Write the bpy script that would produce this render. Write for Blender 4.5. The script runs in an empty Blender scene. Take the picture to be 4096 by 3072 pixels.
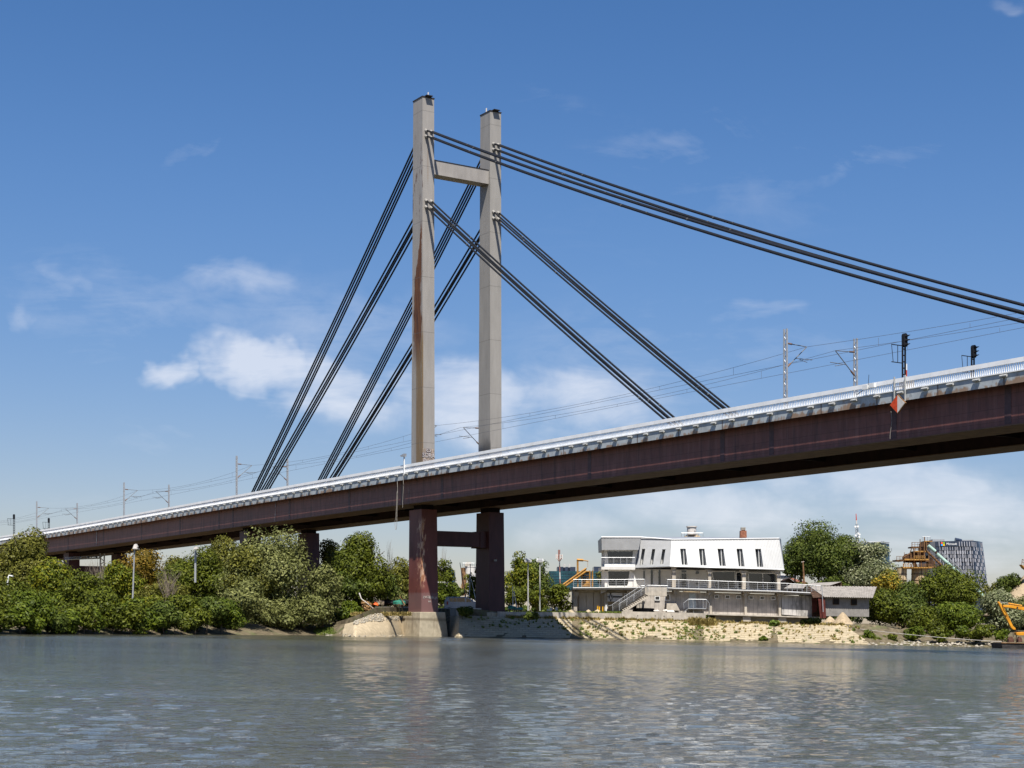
import bpy, bmesh, math, random
import numpy as np
from mathutils import Vector, Matrix

R = math.radians
sc = bpy.context.scene
col = sc.collection

# ------------------------------------------------------------------ camera
F = 6190.0            # focal length in photo pixels (4096 wide)
H = 1.8               # eye height above the water
HY = 2497.8           # row of the horizon at the middle of the photo
ROLL = 0.019          # the horizon drops slightly to the right
CR, SR = math.cos(ROLL), math.sin(ROLL)
cam_d = bpy.data.cameras.new('Camera')
cam = bpy.data.objects.new('Camera', cam_d)
col.objects.link(cam)
cam.location = (0, 0, H)
cam.rotation_euler = (Matrix.Rotation(-ROLL, 4, 'Y') @ Matrix.Rotation(R(90), 4, 'X')).to_euler()
cam_d.sensor_width = 36
cam_d.lens = F / 4096 * 36
cam_d.shift_y = (HY - 1536) / 4096
cam_d.clip_start = 0.5
cam_d.clip_end = 20000
sc.camera = cam

# ------------------------------------------------------------------ light
SUN = Vector((0.035, -0.575, 1.0)).normalized()
sun_d = bpy.data.lights.new('Sun', 'SUN')
sun_d.energy = 5.0
sun_d.angle = R(0.53)
sun_d.color = (1.0, 0.95, 0.87)
sun = bpy.data.objects.new('Sun', sun_d)
col.objects.link(sun)
sun.rotation_euler = (-SUN).to_track_quat('-Z', 'Y').to_euler()
sc.view_settings.view_transform = 'Standard'
sc.view_settings.look = 'None'
sc.view_settings.exposure = 0.55
sc.view_settings.gamma = 1.0
sc.cycles.max_bounces = 6
sc.cycles.transparent_max_bounces = 8
sc.cycles.caustics_reflective = False
sc.cycles.caustics_refractive = False

def nd(nt, kind, **kw):
    n = nt.nodes.new(kind)
    for k, v in kw.items():
        if k.startswith('i_'):
            n.inputs[k[2:].replace('_', ' ')].default_value = v
        else:
            setattr(n, k, v)
    return n
def mth(nt, op, a, b=None, c=None, clamp=False):
    n = nt.nodes.new('ShaderNodeMath'); n.operation = op; n.use_clamp = clamp
    for i, x in enumerate((a, b, c)):
        if x is None: continue
        if isinstance(x, (int, float)): n.inputs[i].default_value = x
        else: nt.links.new(x, n.inputs[i])
    return n.outputs[0]
def ramp(nt, fac, stops):
    n = nt.nodes.new('ShaderNodeValToRGB')
    el = n.color_ramp.elements
    while len(el) < len(stops): el.new(0.5)
    for e, (p, c) in zip(el, stops):
        e.position = p; e.color = tuple(c) + (1,) if len(c) == 3 else c
    nt.links.new(fac, n.inputs[0])
    return n.outputs[0]
def mixc(nt, fac, a, b, blend='MIX'):
    n = nt.nodes.new('ShaderNodeMix'); n.data_type = 'RGBA'; n.blend_type = blend
    for i, x in ((0, fac), (6, a), (7, b)):
        if isinstance(x, (int, float)): n.inputs[i].default_value = x
        elif isinstance(x, tuple): n.inputs[i].default_value = x + (1,) if len(x) == 3 else x
        else: nt.links.new(x, n.inputs[i])
    return n.outputs[2]

# sky with thin cirrus
world = bpy.data.worlds.new('World'); sc.world = world
world.use_nodes = True
nt = world.node_tree; nt.nodes.clear()
sky = nd(nt, 'ShaderNodeTexSky', sky_type='NISHITA', sun_disc=False, sun_elevation=math.asin(SUN.z),
         sun_rotation=math.pi, altitude=80, air_density=1.0, dust_density=0.35, ozone_density=1.0)
geo = nd(nt, 'ShaderNodeTexCoord')
sep = nd(nt, 'ShaderNodeSeparateXYZ'); nt.links.new(geo.outputs['Generated'], sep.inputs[0])
yy = mth(nt, 'MAXIMUM', sep.outputs[1], 0.02)
u = mth(nt, 'DIVIDE', sep.outputs[0], yy)
v = mth(nt, 'DIVIDE', sep.outputs[2], yy)
cmb = nd(nt, 'ShaderNodeCombineXYZ'); nt.links.new(u, cmb.inputs[0]); nt.links.new(v, cmb.inputs[1])
def cloud_noise(scale, sx, sy, rot, det, dist, seed):
    m = nd(nt, 'ShaderNodeMapping'); m.inputs['Rotation'].default_value = (0, 0, R(rot))
    m.inputs['Scale'].default_value = (sx, sy, 1); m.inputs['Location'].default_value = (seed, seed * .37, 0)
    nt.links.new(cmb.outputs[0], m.inputs[0])
    n = nd(nt, 'ShaderNodeTexNoise'); n.inputs['Scale'].default_value = scale
    n.inputs['Detail'].default_value = det; n.inputs['Roughness'].default_value = 0.62
    n.inputs['Distortion'].default_value = dist
    nt.links.new(m.outputs[0], n.inputs[0])
    return n.outputs[0]
nA = cloud_noise(8.0, 1.0, 2.3, 16, 10, 1.0, 3.1)
nB = cloud_noise(20.0, .6, 2.6, 20, 9, 1.2, 7.7)
# cloud banks: photo x, y, radius x, radius y, tilt, strength
BLOBS = [(1000, 1500, 330, 115, -18, 1.15), (690, 1480, 150, 60, 14, 0.95), (1330, 1600, 420, 170, -16, 1.05),
         (1850, 1640, 420, 190, -4, 1.0), (2350, 1620, 500, 210, 4, .78), (900, 1160, 300, 110, -8, .55),
         (370, 1160, 120, 70, -25, .42), (1450, 1300, 520, 160, -12, .38), (760, 560, 260, 70, 22, .34),
         (2850, 2000, 620, 150, -10, .75), (3650, 1980, 700, 190, -8, .85), (2250, 2100, 360, 120, 8, .55),
         (2700, 560, 520, 160, 10, .33), (3500, 600, 420, 100, 18, .38), (2950, 1250, 260, 50, 0, .36),
         (3300, 1420, 520, 80, 0, .24), (80, 1330, 140, 70, 30, .45), (700, 1730, 380, 90, 0, .3),
         (2200, 430, 260, 90, -5, .16), (4050, 20, 120, 40, 0, .35), (3800, 2230, 800, 130, 0, .55), (300, 2050, 500, 120, 0, .3), (1150, 1380, 700, 330, -14, .40), (2600, 1450, 800, 300, 0, .34), (3000, 700, 900, 260, 14, .2), (500, 1250, 520, 260, 10, .36)]
wn = nd(nt, 'ShaderNodeTexNoise'); wn.inputs['Scale'].default_value = 7.0; wn.inputs['Detail'].default_value = 5; wn.inputs['Roughness'].default_value = .6
nt.links.new(cmb.outputs[0], wn.inputs[0])
w1 = nd(nt, 'ShaderNodeVectorMath', operation='SUBTRACT'); nt.links.new(wn.outputs['Color'], w1.inputs[0]); w1.inputs[1].default_value = (.5, .5, .5)
w2 = nd(nt, 'ShaderNodeVectorMath', operation='MULTIPLY_ADD'); nt.links.new(w1.outputs[0], w2.inputs[0]); w2.inputs[1].default_value = (.17, .085, 0); nt.links.new(cmb.outputs[0], w2.inputs[2])
tot = None
for (px, py, rx, ry, a, s) in BLOBS:
    m = nd(nt, 'ShaderNodeMapping'); m.vector_type = 'TEXTURE'
    cu_, cv_ = (px - 2048) / F, (HY - py) / F
    m.inputs['Location'].default_value = (cu_ * CR - cv_ * SR, cu_ * SR + cv_ * CR, 0)
    m.inputs['Rotation'].default_value = (0, 0, R(a))
    m.inputs['Scale'].default_value = (rx / F * 1.4, ry / F * 1.45, 1)
    nt.links.new(w2.outputs[0], m.inputs[0])
    L = nd(nt, 'ShaderNodeVectorMath', operation='LENGTH'); nt.links.new(m.outputs[0], L.inputs[0])
    mr = nd(nt, 'ShaderNodeMapRange', interpolation_type='SMOOTHERSTEP')
    mr.inputs[1].default_value = 1.0; mr.inputs[2].default_value = 0.0
    mr.inputs[3].default_value = 0.0; mr.inputs[4].default_value = s
    nt.links.new(L.outputs['Value'], mr.inputs[0])
    tot = mr.outputs[0] if tot is None else mth(nt, 'MAXIMUM', tot, mr.outputs[0])
nn = mth(nt, 'ADD', mth(nt, 'MULTIPLY', nA, .62), mth(nt, 'MULTIPLY', nB, .38))
nn = mth(nt, 'MULTIPLY', mth(nt, 'SUBTRACT', nn, .5), 2.7)
dens = mth(nt, 'SUBTRACT', mth(nt, 'ADD', mth(nt, 'MULTIPLY', tot, 1.1), nn), .18)
dens = mth(nt, 'MULTIPLY', mth(nt, 'MINIMUM', mth(nt, 'MAXIMUM', dens, 0.0), 1.0), mth(nt, 'MINIMUM', mth(nt, 'MULTIPLY', tot, .95), .62))
hs = nd(nt, 'ShaderNodeHueSaturation'); hs.inputs['Hue'].default_value = .5; hs.inputs['Saturation'].default_value = 1.33; hs.inputs['Value'].default_value = .76
nt.links.new(sky.outputs[0], hs.inputs['Color'])
hz_ = nd(nt, 'ShaderNodeMapRange', interpolation_type='SMOOTHSTEP'); hz_.inputs[1].default_value = -.02; hz_.inputs[2].default_value = .30
nt.links.new(sep.outputs[2], hz_.inputs[0])
skyt = mixc(nt, 1.0, hs.outputs[0], mixc(nt, hz_.outputs[0], (.71, .655, .79), (1.03, .945, 1.05)), 'MULTIPLY')
skyc = mixc(nt, dens, skyt, (6.2, 6.35, 6.8))
bg = nd(nt, 'ShaderNodeBackground'); bg.inputs[1].default_value = 0.1
nt.links.new(skyc, bg.inputs[0])
wo = nd(nt, 'ShaderNodeOutputWorld'); nt.links.new(bg.outputs[0], wo.inputs[0])

# ------------------------------------------------------------------ helpers
KD = 1.0
def W(px, py, Y):
    """the world point seen at photo pixel (px, py) standing Y metres away"""
    u = (px - 2048) / F; v = (HY - py) / F; Y = Y * KD
    return Vector(((u * CR - v * SR) * Y, Y, H + (u * SR + v * CR) * Y))
def WX(px, Y): return (px - 2048) / F * Y
def WZ(py, Y, px): return H + ((px - 2048) / F * SR + (HY - py) / F * CR) * Y
def OZ(py, Y): return H + (2490.0 - py) / F * Y
BD = Vector((0.5419, -0.8404, 0)); CD = Vector((0.8404, 0.5419, 0))
BO = Vector((-11.8, 204.0, 0))
def BP(b, c, z):
    """bridge coordinates: b along the deck (towards the river), c across it (away), z up"""
    q = max(0.0, -b - 110.0) / 90.0
    p = BO + BD * b + CD * (c - 3.2 * q * q)
    t = z - H + .00126 * p.y      # the line climbs about one per cent towards the river
    return Vector((p.x * CR - t * SR, p.y, H + p.x * SR + t * CR))
def camber(b): return -1.2e-5 * (b - 10) ** 2

class MB:
    def __init__(s): s.v = []; s.f = []; s.uv = None
    def quad(s, a, b, c, d):
        n = len(s.v); s.v += [a, b, c, d]; s.f.append((n, n + 1, n + 2, n + 3))
    def poly(s, pts):
        n = len(s.v); s.v += list(pts); s.f.append(tuple(range(n, n + len(pts))))
    def hexa(s, p):   # p: 4 bottom, 4 top
        n = len(s.v); s.v += list(p)
        for f in ((0, 3, 2, 1), (4, 5, 6, 7), (0, 1, 5, 4), (1, 2, 6, 5), (2, 3, 7, 6), (3, 0, 4, 7)):
            s.f.append(tuple(n + i for i in f))
    def box(s, x0, x1, y0, y1, z0, z1):
        s.hexa([Vector(q) for q in ((x0, y0, z0), (x1, y0, z0), (x1, y1, z0), (x0, y1, z0), (x0, y0, z1), (x1, y0, z1), (x1, y1, z1), (x0, y1, z1))])
    def bbox(s, b0, b1, c0, c1, z0, z1):
        s.hexa([BP(b0, c0, z0), BP(b1, c0, z0), BP(b1, c1, z0), BP(b0, c1, z0), BP(b0, c0, z1), BP(b1, c0, z1), BP(b1, c1, z1), BP(b0, c1, z1)])
    def prism(s, pts, vec):
        n = len(s.v); k = len(pts); s.v += list(pts) + [p + vec for p in pts]
        s.f.append(tuple(range(n, n + k))); s.f.append(tuple(range(n + 2 * k - 1, n + k - 1, -1)))
        for i in range(k):
            j = (i + 1) % k
            s.f.append((n + i, n + j, n + k + j, n + k + i))
    def face(s, pix, Y, depth):   # a slab seen face on: photo outline, distance, thickness
        s.prism([W(x, y, Y) for x, y in pix], Vector((0, depth, 0)))
    def prect(s, x0, y0, x1, y1, Y, depth):
        s.face([(x0, y0), (x1, y0), (x1, y1), (x0, y1)], Y, depth)
    def tube(s, pts, r, n=6, r1=None, cap=True):
        pts = [Vector(p) for p in pts]; k = len(pts); base = len(s.v)
        up = Vector((0, 0, 1))
        for i, p in enumerate(pts):
            t = (pts[min(i + 1, k - 1)] - pts[max(i - 1, 0)]).normalized()
            a = t.cross(up)
            if a.length < 1e-3: a = t.cross(Vector((1, 0, 0)))
            a.normalize(); bb = t.cross(a)
            rr = r if r1 is None else r + (r1 - r) * i / (k - 1)
            for j in range(n):
                w = 2 * math.pi * j / n
                s.v.append(p + a * math.cos(w) * rr + bb * math.sin(w) * rr)
        for i in range(k - 1):
            for j in range(n):
                q = base + i * n + j; w = base + i * n + (j + 1) % n
                s.f.append((q, w, w + n, q + n))
        if cap:
            s.f.append(tuple(base + j for j in range(n - 1, -1, -1)))
            s.f.append(tuple(base + (k - 1) * n + j for j in range(n)))
    def bar(s, p0, p1, w): s.tube([p0, p1], w, 4)
    def lathe(s, c, prof, n=24):
        base = len(s.v); k = len(prof)
        for r_, z in prof:
            for j in range(n):
                w = 2 * math.pi * j / n
                s.v.append(Vector((c[0] + r_ * math.cos(w), c[1] + r_ * math.sin(w), c[2] + z)))
        for i in range(k - 1):
            for j in range(n):
                q = base + i * n + j; w = base + i * n + (j + 1) % n
                s.f.append((q, w, w + n, q + n))
        s.f.append(tuple(base + j for j in range(n - 1, -1, -1)))
        s.f.append(tuple(base + (k - 1) * n + j for j in range(n)))
    def build(s, name, mat, parent=None, smooth=False, bevel=0, fix=True):
        off = parent_loc(parent)
        me = bpy.data.meshes.new(name)
        me.from_pydata([tuple(Vector(q) - off) for q in s.v], [], s.f)
        if fix:
            bm = bmesh.new(); bm.from_mesh(me)
            bmesh.ops.recalc_face_normals(bm, faces=bm.faces)
            bm.to_mesh(me); bm.free()
        if smooth:
            me.polygons.foreach_set('use_smooth', [True] * len(me.polygons))
        if mat: me.materials.append(mat)
        o = bpy.data.objects.new(name, me); col.objects.link(o)
        if parent: o.parent = parent
        if bevel:
            m = o.modifiers.new('b', 'BEVEL'); m.width = bevel; m.segments = 2; m.limit_method = 'ANGLE'
        return o
def parent_loc(p):
    t = Vector((0, 0, 0))
    while p is not None:
        t += p.location; p = p.parent
    return t
def tag(o, label=None, cat=None, group=None, kind=None):
    if label: o['label'] = label
    if cat: o['category'] = cat
    if group: o['group'] = group
    if kind: o['kind'] = kind
    elif cat and o.parent is None: o['kind'] = 'thing'
    return o
def thing(name, loc, label, cat, group=None):
    o = bpy.data.objects.new(name, None); col.objects.link(o)
    o.location = Vector(loc); o.empty_display_size = .3
    return tag(o, label, cat, group)
def copy_tree(o, parent=None):
    c = o.copy(); col.objects.link(c); c.parent = parent
    for ch in list(o.children): copy_tree(ch, c)
    return c

# ------------------------------------------------------------------ materials
def mat(name, base, rough=.7, spec=.3, metal=0, var=.12, scale=3.0, bump=0, stretch=(1, 1, 1), extra=None):
    m = bpy.data.materials.new(name); m.use_nodes = True
    t = m.node_tree; p = t.nodes['Principled BSDF']
    p.inputs['Roughness'].default_value = rough; p.inputs['Metallic'].default_value = metal
    p.inputs['Specular IOR Level'].default_value = spec
    g = nd(t, 'ShaderNodeNewGeometry')
    mp = nd(t, 'ShaderNodeMapping'); mp.inputs['Scale'].default_value = stretch
    t.links.new(g.outputs['Position'], mp.inputs[0])
    n = nd(t, 'ShaderNodeTexNoise'); n.inputs['Scale'].default_value = scale
    n.inputs['Detail'].default_value = 7; n.inputs['Roughness'].default_value = .6
    t.links.new(mp.outputs[0], n.inputs[0])
    lo = tuple(max(0, x * (1 - 2.2 * var)) for x in base); hi = tuple(min(1, x * (1 + 2.2 * var)) for x in base)
    c = ramp(t, n.outputs[0], [(.25, lo), (.5, base), (.75, hi)])
    if extra: c = extra(t, c, g.outputs['Position'], mp.outputs[0])
    t.links.new(c, p.inputs['Base Color'])
    if bump:
        b = nd(t, 'ShaderNodeBump'); b.inputs['Strength'].default_value = bump; b.inputs['Distance'].default_value = .05
        t.links.new(n.outputs[0], b.inputs['Height']); t.links.new(b.outputs[0], p.inputs['Normal'])
    return m
def noise_in(t, vec, scale, stretch=(1, 1, 1), det=6, dist=0, loc=(0, 0, 0)):
    mp = nd(t, 'ShaderNodeMapping'); mp.inputs['Scale'].default_value = stretch; mp.inputs['Location'].default_value = loc
    t.links.new(vec, mp.inputs[0])
    n = nd(t, 'ShaderNodeTexNoise'); n.inputs['Scale'].default_value = scale; n.inputs['Detail'].default_value = det
    n.inputs['Distortion'].default_value = dist; n.inputs['Roughness'].default_value = .65
    t.links.new(mp.outputs[0], n.inputs[0]); return n.outputs[0]
def step(t, x, a, b):
    n = nd(t, 'ShaderNodeMapRange', interpolation_type='SMOOTHSTEP')
    n.inputs[1].default_value = a; n.inputs[2].default_value = b
    t.links.new(x, n.inputs[0]); return n.outputs[0]
def bcoords(t, pos):
    """deck coordinates of a shading point: along, across, height"""
    def dot(vec, off):
        n = nd(t, 'ShaderNodeVectorMath', operation='DOT_PRODUCT'); n.inputs[1].default_value = vec
        t.links.new(pos, n.inputs[0]); return mth(t, 'SUBTRACT', n.outputs['Value'], off)
    return (dot((BD.x * CR, BD.y, BD.x * SR), BO.dot(BD) + BD.x * H * SR), dot((CD.x * CR, CD.y, CD.x * SR), BO.dot(CD) + CD.x * H * SR),
            dot((-SR, -.00126, CR), 0))

def rust_pylon(t, c, pos, _):
    b, cc, z = bcoords(t, pos)
    # the long rust run on the face towards the water and the brown wash under it
    edge = noise_in(t, pos, .6, (1, 1, .35), 6, .4)
    nb = noise_in(t, pos, 2.2, (1, 1, .12), 8, .5)
    onface = mth(t, 'LESS_THAN', cc, .12)
    pos_b = mth(t, 'ADD', b, mth(t, 'MULTIPLY', mth(t, 'SUBTRACT', edge, .5), 1.3))
    wid = step(t, z, 54.0, 45.0)
    centre = mth(t, 'SUBTRACT', -.45, mth(t, 'MULTIPLY', wid, .85))
    dist = mth(t, 'ABSOLUTE', mth(t, 'SUBTRACT', pos_b, centre))
    streak = mth(t, 'SUBTRACT', 1.0, mth(t, 'DIVIDE', dist, mth(t, 'ADD', mth(t, 'MULTIPLY', wid, .8), .26)))
    streak = step(t, mth(t, 'ADD', streak, mth(t, 'MULTIPLY', mth(t, 'SUBTRACT', nb, .5), 1.7)), -.05, .25)
    hz = mth(t, 'MULTIPLY', step(t, z, 55.5, 53.0), step(t, z, 34.0, 40.5))
    m1 = mth(t, 'MULTIPLY', mth(t, 'MULTIPLY', streak, hz), onface)
    washw = mth(t, 'MULTIPLY', step(t, b, -1.9, -1.55), step(t, z, 44.0, 38.0))
    m2 = mth(t, 'MULTIPLY', mth(t, 'MULTIPLY', washw, onface), mth(t, 'MULTIPLY', step(t, nb, .12, .5), .85))
    c = mixc(t, m2, c, (.19, .115, .04))
    c = mixc(t, m1, c, mixc(t, step(t, nb, .35, .7), (.17, .066, .018), (.06, .022, .009)))
    # small blotches near the top
    s2 = mth(t, 'MULTIPLY', step(t, noise_in(t, pos, 1.6, (1, 1, .25), 7, .3, (9, 4, 2)), .56, .64), mth(t, 'MULTIPLY', step(t, z, 54, 57), step(t, z, 68, 65)))
    c = mixc(t, mth(t, 'MULTIPLY', s2, mth(t, 'MULTIPLY', onface, .8)), c, (.10, .055, .045))
    # thin rust line under the upper anchors on the end face
    s3 = mth(t, 'MULTIPLY', step(t, mth(t, 'ABSOLUTE', mth(t, 'SUBTRACT', cc, .82)), .05, .02), mth(t, 'MULTIPLY', step(t, z, 59.5, 61), step(t, z, 66, 64)))
    c = mixc(t, mth(t, 'MULTIPLY', s3, .7), c, (.22, .12, .04))
    return seams(t, c, z, 7.3)
def seams(t, c, z, every):
    f = mth(t, 'ABSOLUTE', mth(t, 'SUBTRACT', mth(t, 'FRACT', mth(t, 'DIVIDE', z, every)), .5))
    return mixc(t, mth(t, 'MULTIPLY', mth(t, 'LESS_THAN', f, .006), .45), c, (.12, .11, .1))
def streaks(amount, dark):
    def fn(t, c, pos, _):
        n = noise_in(t, pos, 1.3, (1, 1, .06), 8, .2, (3, 1, 0))
        return mixc(t, mth(t, 'MULTIPLY', step(t, n, .5, .75), amount), c, dark)
    return fn
def far_pylon(t, c, pos, q):
    b, cc, z = bcoords(t, pos)
    c = streaks(.35, (.2, .19, .175))(t, c, pos, q)
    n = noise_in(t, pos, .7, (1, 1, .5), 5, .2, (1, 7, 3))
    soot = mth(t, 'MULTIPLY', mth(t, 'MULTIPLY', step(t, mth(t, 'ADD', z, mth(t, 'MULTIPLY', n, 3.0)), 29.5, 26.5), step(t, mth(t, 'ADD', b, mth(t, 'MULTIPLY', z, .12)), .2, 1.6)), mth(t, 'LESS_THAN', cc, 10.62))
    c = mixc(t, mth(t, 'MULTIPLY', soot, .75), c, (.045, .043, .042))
    return seams(t, c, z, 7.3)
def peel_leg(t, c, pos, _):
    b, cc, z = bcoords(t, pos)
    n = noise_in(t, pos, 2.8, (1, 1, .28), 9, .4, (5, 2, 8))
    zone = mth(t, 'ADD', mth(t, 'MULTIPLY', step(t, mth(t, 'ABSOLUTE', mth(t, 'ADD', b, .05)), 1.7, .0), step(t, cc, .9, .0)), -.5)
    k = step(t, mth(t, 'ADD', n, mth(t, 'MULTIPLY', zone, .20)), .565, .60)
    k = mth(t, 'MULTIPLY', k, mth(t, 'MULTIPLY', step(t, z, 6.0, 7.5), step(t, z, 16.0, 14.5)))
    n2 = noise_in(t, pos, 3.0, (1, 1, .3), 5, 0, (1, 1, 1))
    pc = mixc(t, step(t, n2, .4, .6), (.42, .20, .10), (.62, .42, .30))
    c = mixc(t, mth(t, 'MULTIPLY', k, .9), c, pc)
    low = step(t, mth(t, 'ADD', z, mth(t, 'MULTIPLY', n, 1.4)), 6.6, 6.3)
    c = mixc(t, mth(t, 'MULTIPLY', low, .55), c, (.20, .13, .125))
    return c
def girder_fn(t, c, pos, _):
    b, cc, z = bcoords(t, pos)
    v = nd(t, 'ShaderNodeCombineXYZ'); t.links.new(b, v.inputs[0]); t.links.new(z, v.inputs[2]); t.links.new(cc, v.inputs[1])
    n = noise_in(t, v.outputs[0], 2.6, (1, 1, .08), 8, .1)
    c = mixc(t, mth(t, 'MULTIPLY', step(t, n, .48, .66), .55), c, (.23, .11, .095))
    n3 = noise_in(t, v.outputs[0], 1.1, (1, 1, .1), 5, .1, (8, 8, 8))
    c = mixc(t, mth(t, 'MULTIPLY', step(t, n3, .5, .68), .65), c, (.05, .026, .028))
    br = nd(t, 'ShaderNodeTexBrick'); br.inputs['Scale'].default_value = 1; br.offset = .5
    br.inputs['Brick Width'].default_value = 7.5; br.inputs['Row Height'].default_value = 1.05
    br.inputs['Mortar Size'].default_value = .025; br.inputs['Color1'].default_value = (1, 1, 1, 1); br.inputs['Color2'].default_value = (.86, .86, .88, 1)
    br.inputs['Mortar'].default_value = (.5, .5, .5, 1)
    v2 = nd(t, 'ShaderNodeCombineXYZ'); t.links.new(b, v2.inputs[0]); t.links.new(mth(t, 'ADD', z, .12), v2.inputs[1])
    t.links.new(v2.outputs[0], br.inputs[0])
    return mixc(t, .8, c, br.outputs[0], 'MULTIPLY')
def fascia_fn(t, c, pos, _):
    b, cc, z = bcoords(t, pos)
    v = nd(t, 'ShaderNodeCombineXYZ'); t.links.new(b, v.inputs[0]); t.links.new(z, v.inputs[2])
    n = noise_in(t, v.outputs[0], 1.7, (1, 1, .3), 8, .3)
    c = mixc(t, mth(t, 'MULTIPLY', step(t, n, .55, .7), .65), c, (.13, .14, .145))
    low = step(t, z, 20.95, 20.45)
    nr = noise_in(t, v.outputs[0], .55, (1, 1, .5), 8, .5, (4, 4, 4))
    k = step(t, mth(t, 'ADD', nr, mth(t, 'MULTIPLY', low, .14)), .60, .70)
    c = mixc(t, mth(t, 'MULTIPLY', k, .8), c, (.27, .15, .07))
    f = mth(t, 'ABSOLUTE', mth(t, 'SUBTRACT', mth(t, 'FRACT', mth(t, 'DIVIDE', b, 6.7)), .5))
    c = mixc(t, mth(t, 'MULTIPLY', mth(t, 'LESS_THAN', f, .012), .8), c, (.10, .06, .045))
    return c
def concrete_fn(dark, amt=.5, stretch=.25):
    def fn(t, c, pos, _):
        n = noise_in(t, pos, .45, (1, 1, stretch), 9, .5, (2, 5, 1))
        n2 = noise_in(t, pos, 2.5, (1, 1, stretch), 6, .2, (6, 5, 1))
        k = mth(t, 'ADD', mth(t, 'MULTIPLY', n, .65), mth(t, 'MULTIPLY', n2, .35))
        return mixc(t, mth(t, 'MULTIPLY', step(t, k, .50, .64), amt), c, dark)
    return fn
def plinth_fn(t, c, pos, q):
    c = concrete_fn((.16, .125, .085), .55)(t, c, pos, q)
    z = nd(t, 'ShaderNodeSeparateXYZ'); t.links.new(pos, z.inputs[0])
    n = noise_in(t, pos, 1.0, (.3, .3, 1.5), 5, .3)
    k = step(t, mth(t, 'ABSOLUTE', mth(t, 'SUBTRACT', z.outputs[2], mth(t, 'ADD', 2.1, mth(t, 'MULTIPLY', n, .3)))), .30, .05)
    return mixc(t, mth(t, 'MULTIPLY', k, .6), c, (.11, .085, .05))
def boards(t, c, pos, q):
    x = nd(t, 'ShaderNodeSeparateXYZ'); t.links.new(pos, x.inputs[0])
    f = mth(t, 'FRACT', mth(t, 'DIVIDE', x.outputs[0], .62))
    c = concrete_fn((.12, .115, .11), .7, .3)(t, c, pos, q)
    return mixc(t, mth(t, 'MULTIPLY', mth(t, 'LESS_THAN', f, .07), .6), c, (.09, .085, .08))

M = {}
M['pylon'] = mat('pylon_paint', (.315, .292, .265), .55, .35, 0, .06, 1.2, 0, (1, 1, .2), rust_pylon)
M['pylon_far'] = mat('far_pylon_paint', (.305, .287, .26), .55, .35, 0, .06, 1.2, 0, (1, 1, .2), far_pylon)
M['beam'] = mat('beam_paint', (.32, .297, .272), .55, .35, 0, .08, 1.0, 0, (1, 1, .4), streaks(.3, (.25, .22, .19)))
M['cap'] = mat('cap_plate', (.03, .028, .028), .7)
M['leg'] = mat('leg_paint', (.155, .052, .044), .5, .35, 0, .12, 1.0, 0, (1, 1, .3), peel_leg)
M['leg_shaded'] = mat('leg_paint_shaded', (.075, .028, .028), .5, .35, 0, .14, 1.0, 0, (1, 1, .3))  # darker copy of the leg paint: the deck's shadow is put into the colour
M['girder'] = mat('girder_paint', (.175, .067, .056), .5, .4, 0, .12, 1.2, 0, (1, 1, .5), girder_fn)
M['girder_dark'] = mat('shaded_girder_paint', (.03, .015, .014), .7, .15, 0, .2, 1)  # girder paint darkened for the far box, painting in the shade under the deck
M['clamp_dark'] = mat('clamp_band', (.07, .07, .07), .6)
M['splice'] = mat('splice_paint', (.085, .045, .048), .5, .35, 0, .15, 2.0)
M['under'] = mat('girder_underside', (.15, .095, .065), .7, .2, 0, .15, 1.0)
M['deckdark'] = mat('deck_underside', (.018, .012, .012), .8, .1, 0, .2, 1.0)  # colour lowered so the shade between the girders comes out near black
M['fascia'] = mat('fascia_paint', (.40, .43, .44), .5, .35, 0, .1, 1.0, 0, (1, 1, 1), fascia_fn)
M['white'] = mat('white_paint', (.78, .78, .76), .45, .4, 0, .05, 2.0)
M['rail'] = mat('rail_paint', (.90, .90, .89), .45, .4, 0, .05, .8, 0, (1, 1, 1), streaks(.2, (.5, .5, .49)))
M['lampbox'] = mat('lamp_box_grey', (.42, .42, .40), .6)
M['rope'] = mat('weathered_rope', (.33, .30, .26), .9)
M['pole'] = mat('pole_paint', (.34, .35, .35), .55, .3, .1, .08, 3)
M['cable'] = mat('cable_sheath', (.011, .012, .015), .55, .25, 0, .15, 2.0)
M['clamp'] = mat('clamp_metal', (.30, .285, .26), .6, .3, .1)
M['steel'] = mat('galvanised', (.42, .43, .44), .45, .4, .4, .1, 3)
M['arm'] = mat('weathered_arm', (.17, .17, .17), .6, .3, .2)
M['insul'] = mat('insulator', (.20, .12, .08), .4)
M['wire'] = mat('wire', (.13, .135, .15), .5)
M['black'] = mat('black_paint', (.012, .012, .014), .5)
M['concrete'] = mat('concrete', (.47, .42, .35), .85, .2, 0, .12, 1.5, .3, (1, 1, 1), concrete_fn((.24, .215, .18), .6))
M['plinth'] = mat('plinth_concrete', (.40, .345, .25), .85, .2, 0, .12, 1.4, .3, (1, 1, 1), plinth_fn)
M['wallconc'] = mat('board_concrete', (.48, .435, .385), .85, .2, 0, .12, 1.2, .2, (1, 1, 1), boards)
M['white_wall'] = mat('white_render', (.66, .64, .60), .8, .2, 0, .05, 1.2)
M['clad'] = mat('white_cladding', (.285, .294, .30), .4, .4, 0, .05, .9, 0, (1, 1, .2), streaks(.4, (.205, .21, .215)))
M['clad_grey'] = mat('grey_cladding', (.33, .335, .34), .45, .4, 0, .05, .9)
M['glass'] = mat('dark_glass', (.02, .024, .03), .05, .8, 0, .2, 1)
M['dark'] = mat('dark_void', (.015, .014, .013), .8)
M['brick'] = mat('brick', (.27, .11, .065), .85, .2, 0, .3, 9, .3)
M['sand'] = mat('sand', (.46, .375, .25), .95, .1, 0, .12, 2.5, .5, (1, 1, 1), concrete_fn((.36, .29, .19), .5, 1))
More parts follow.
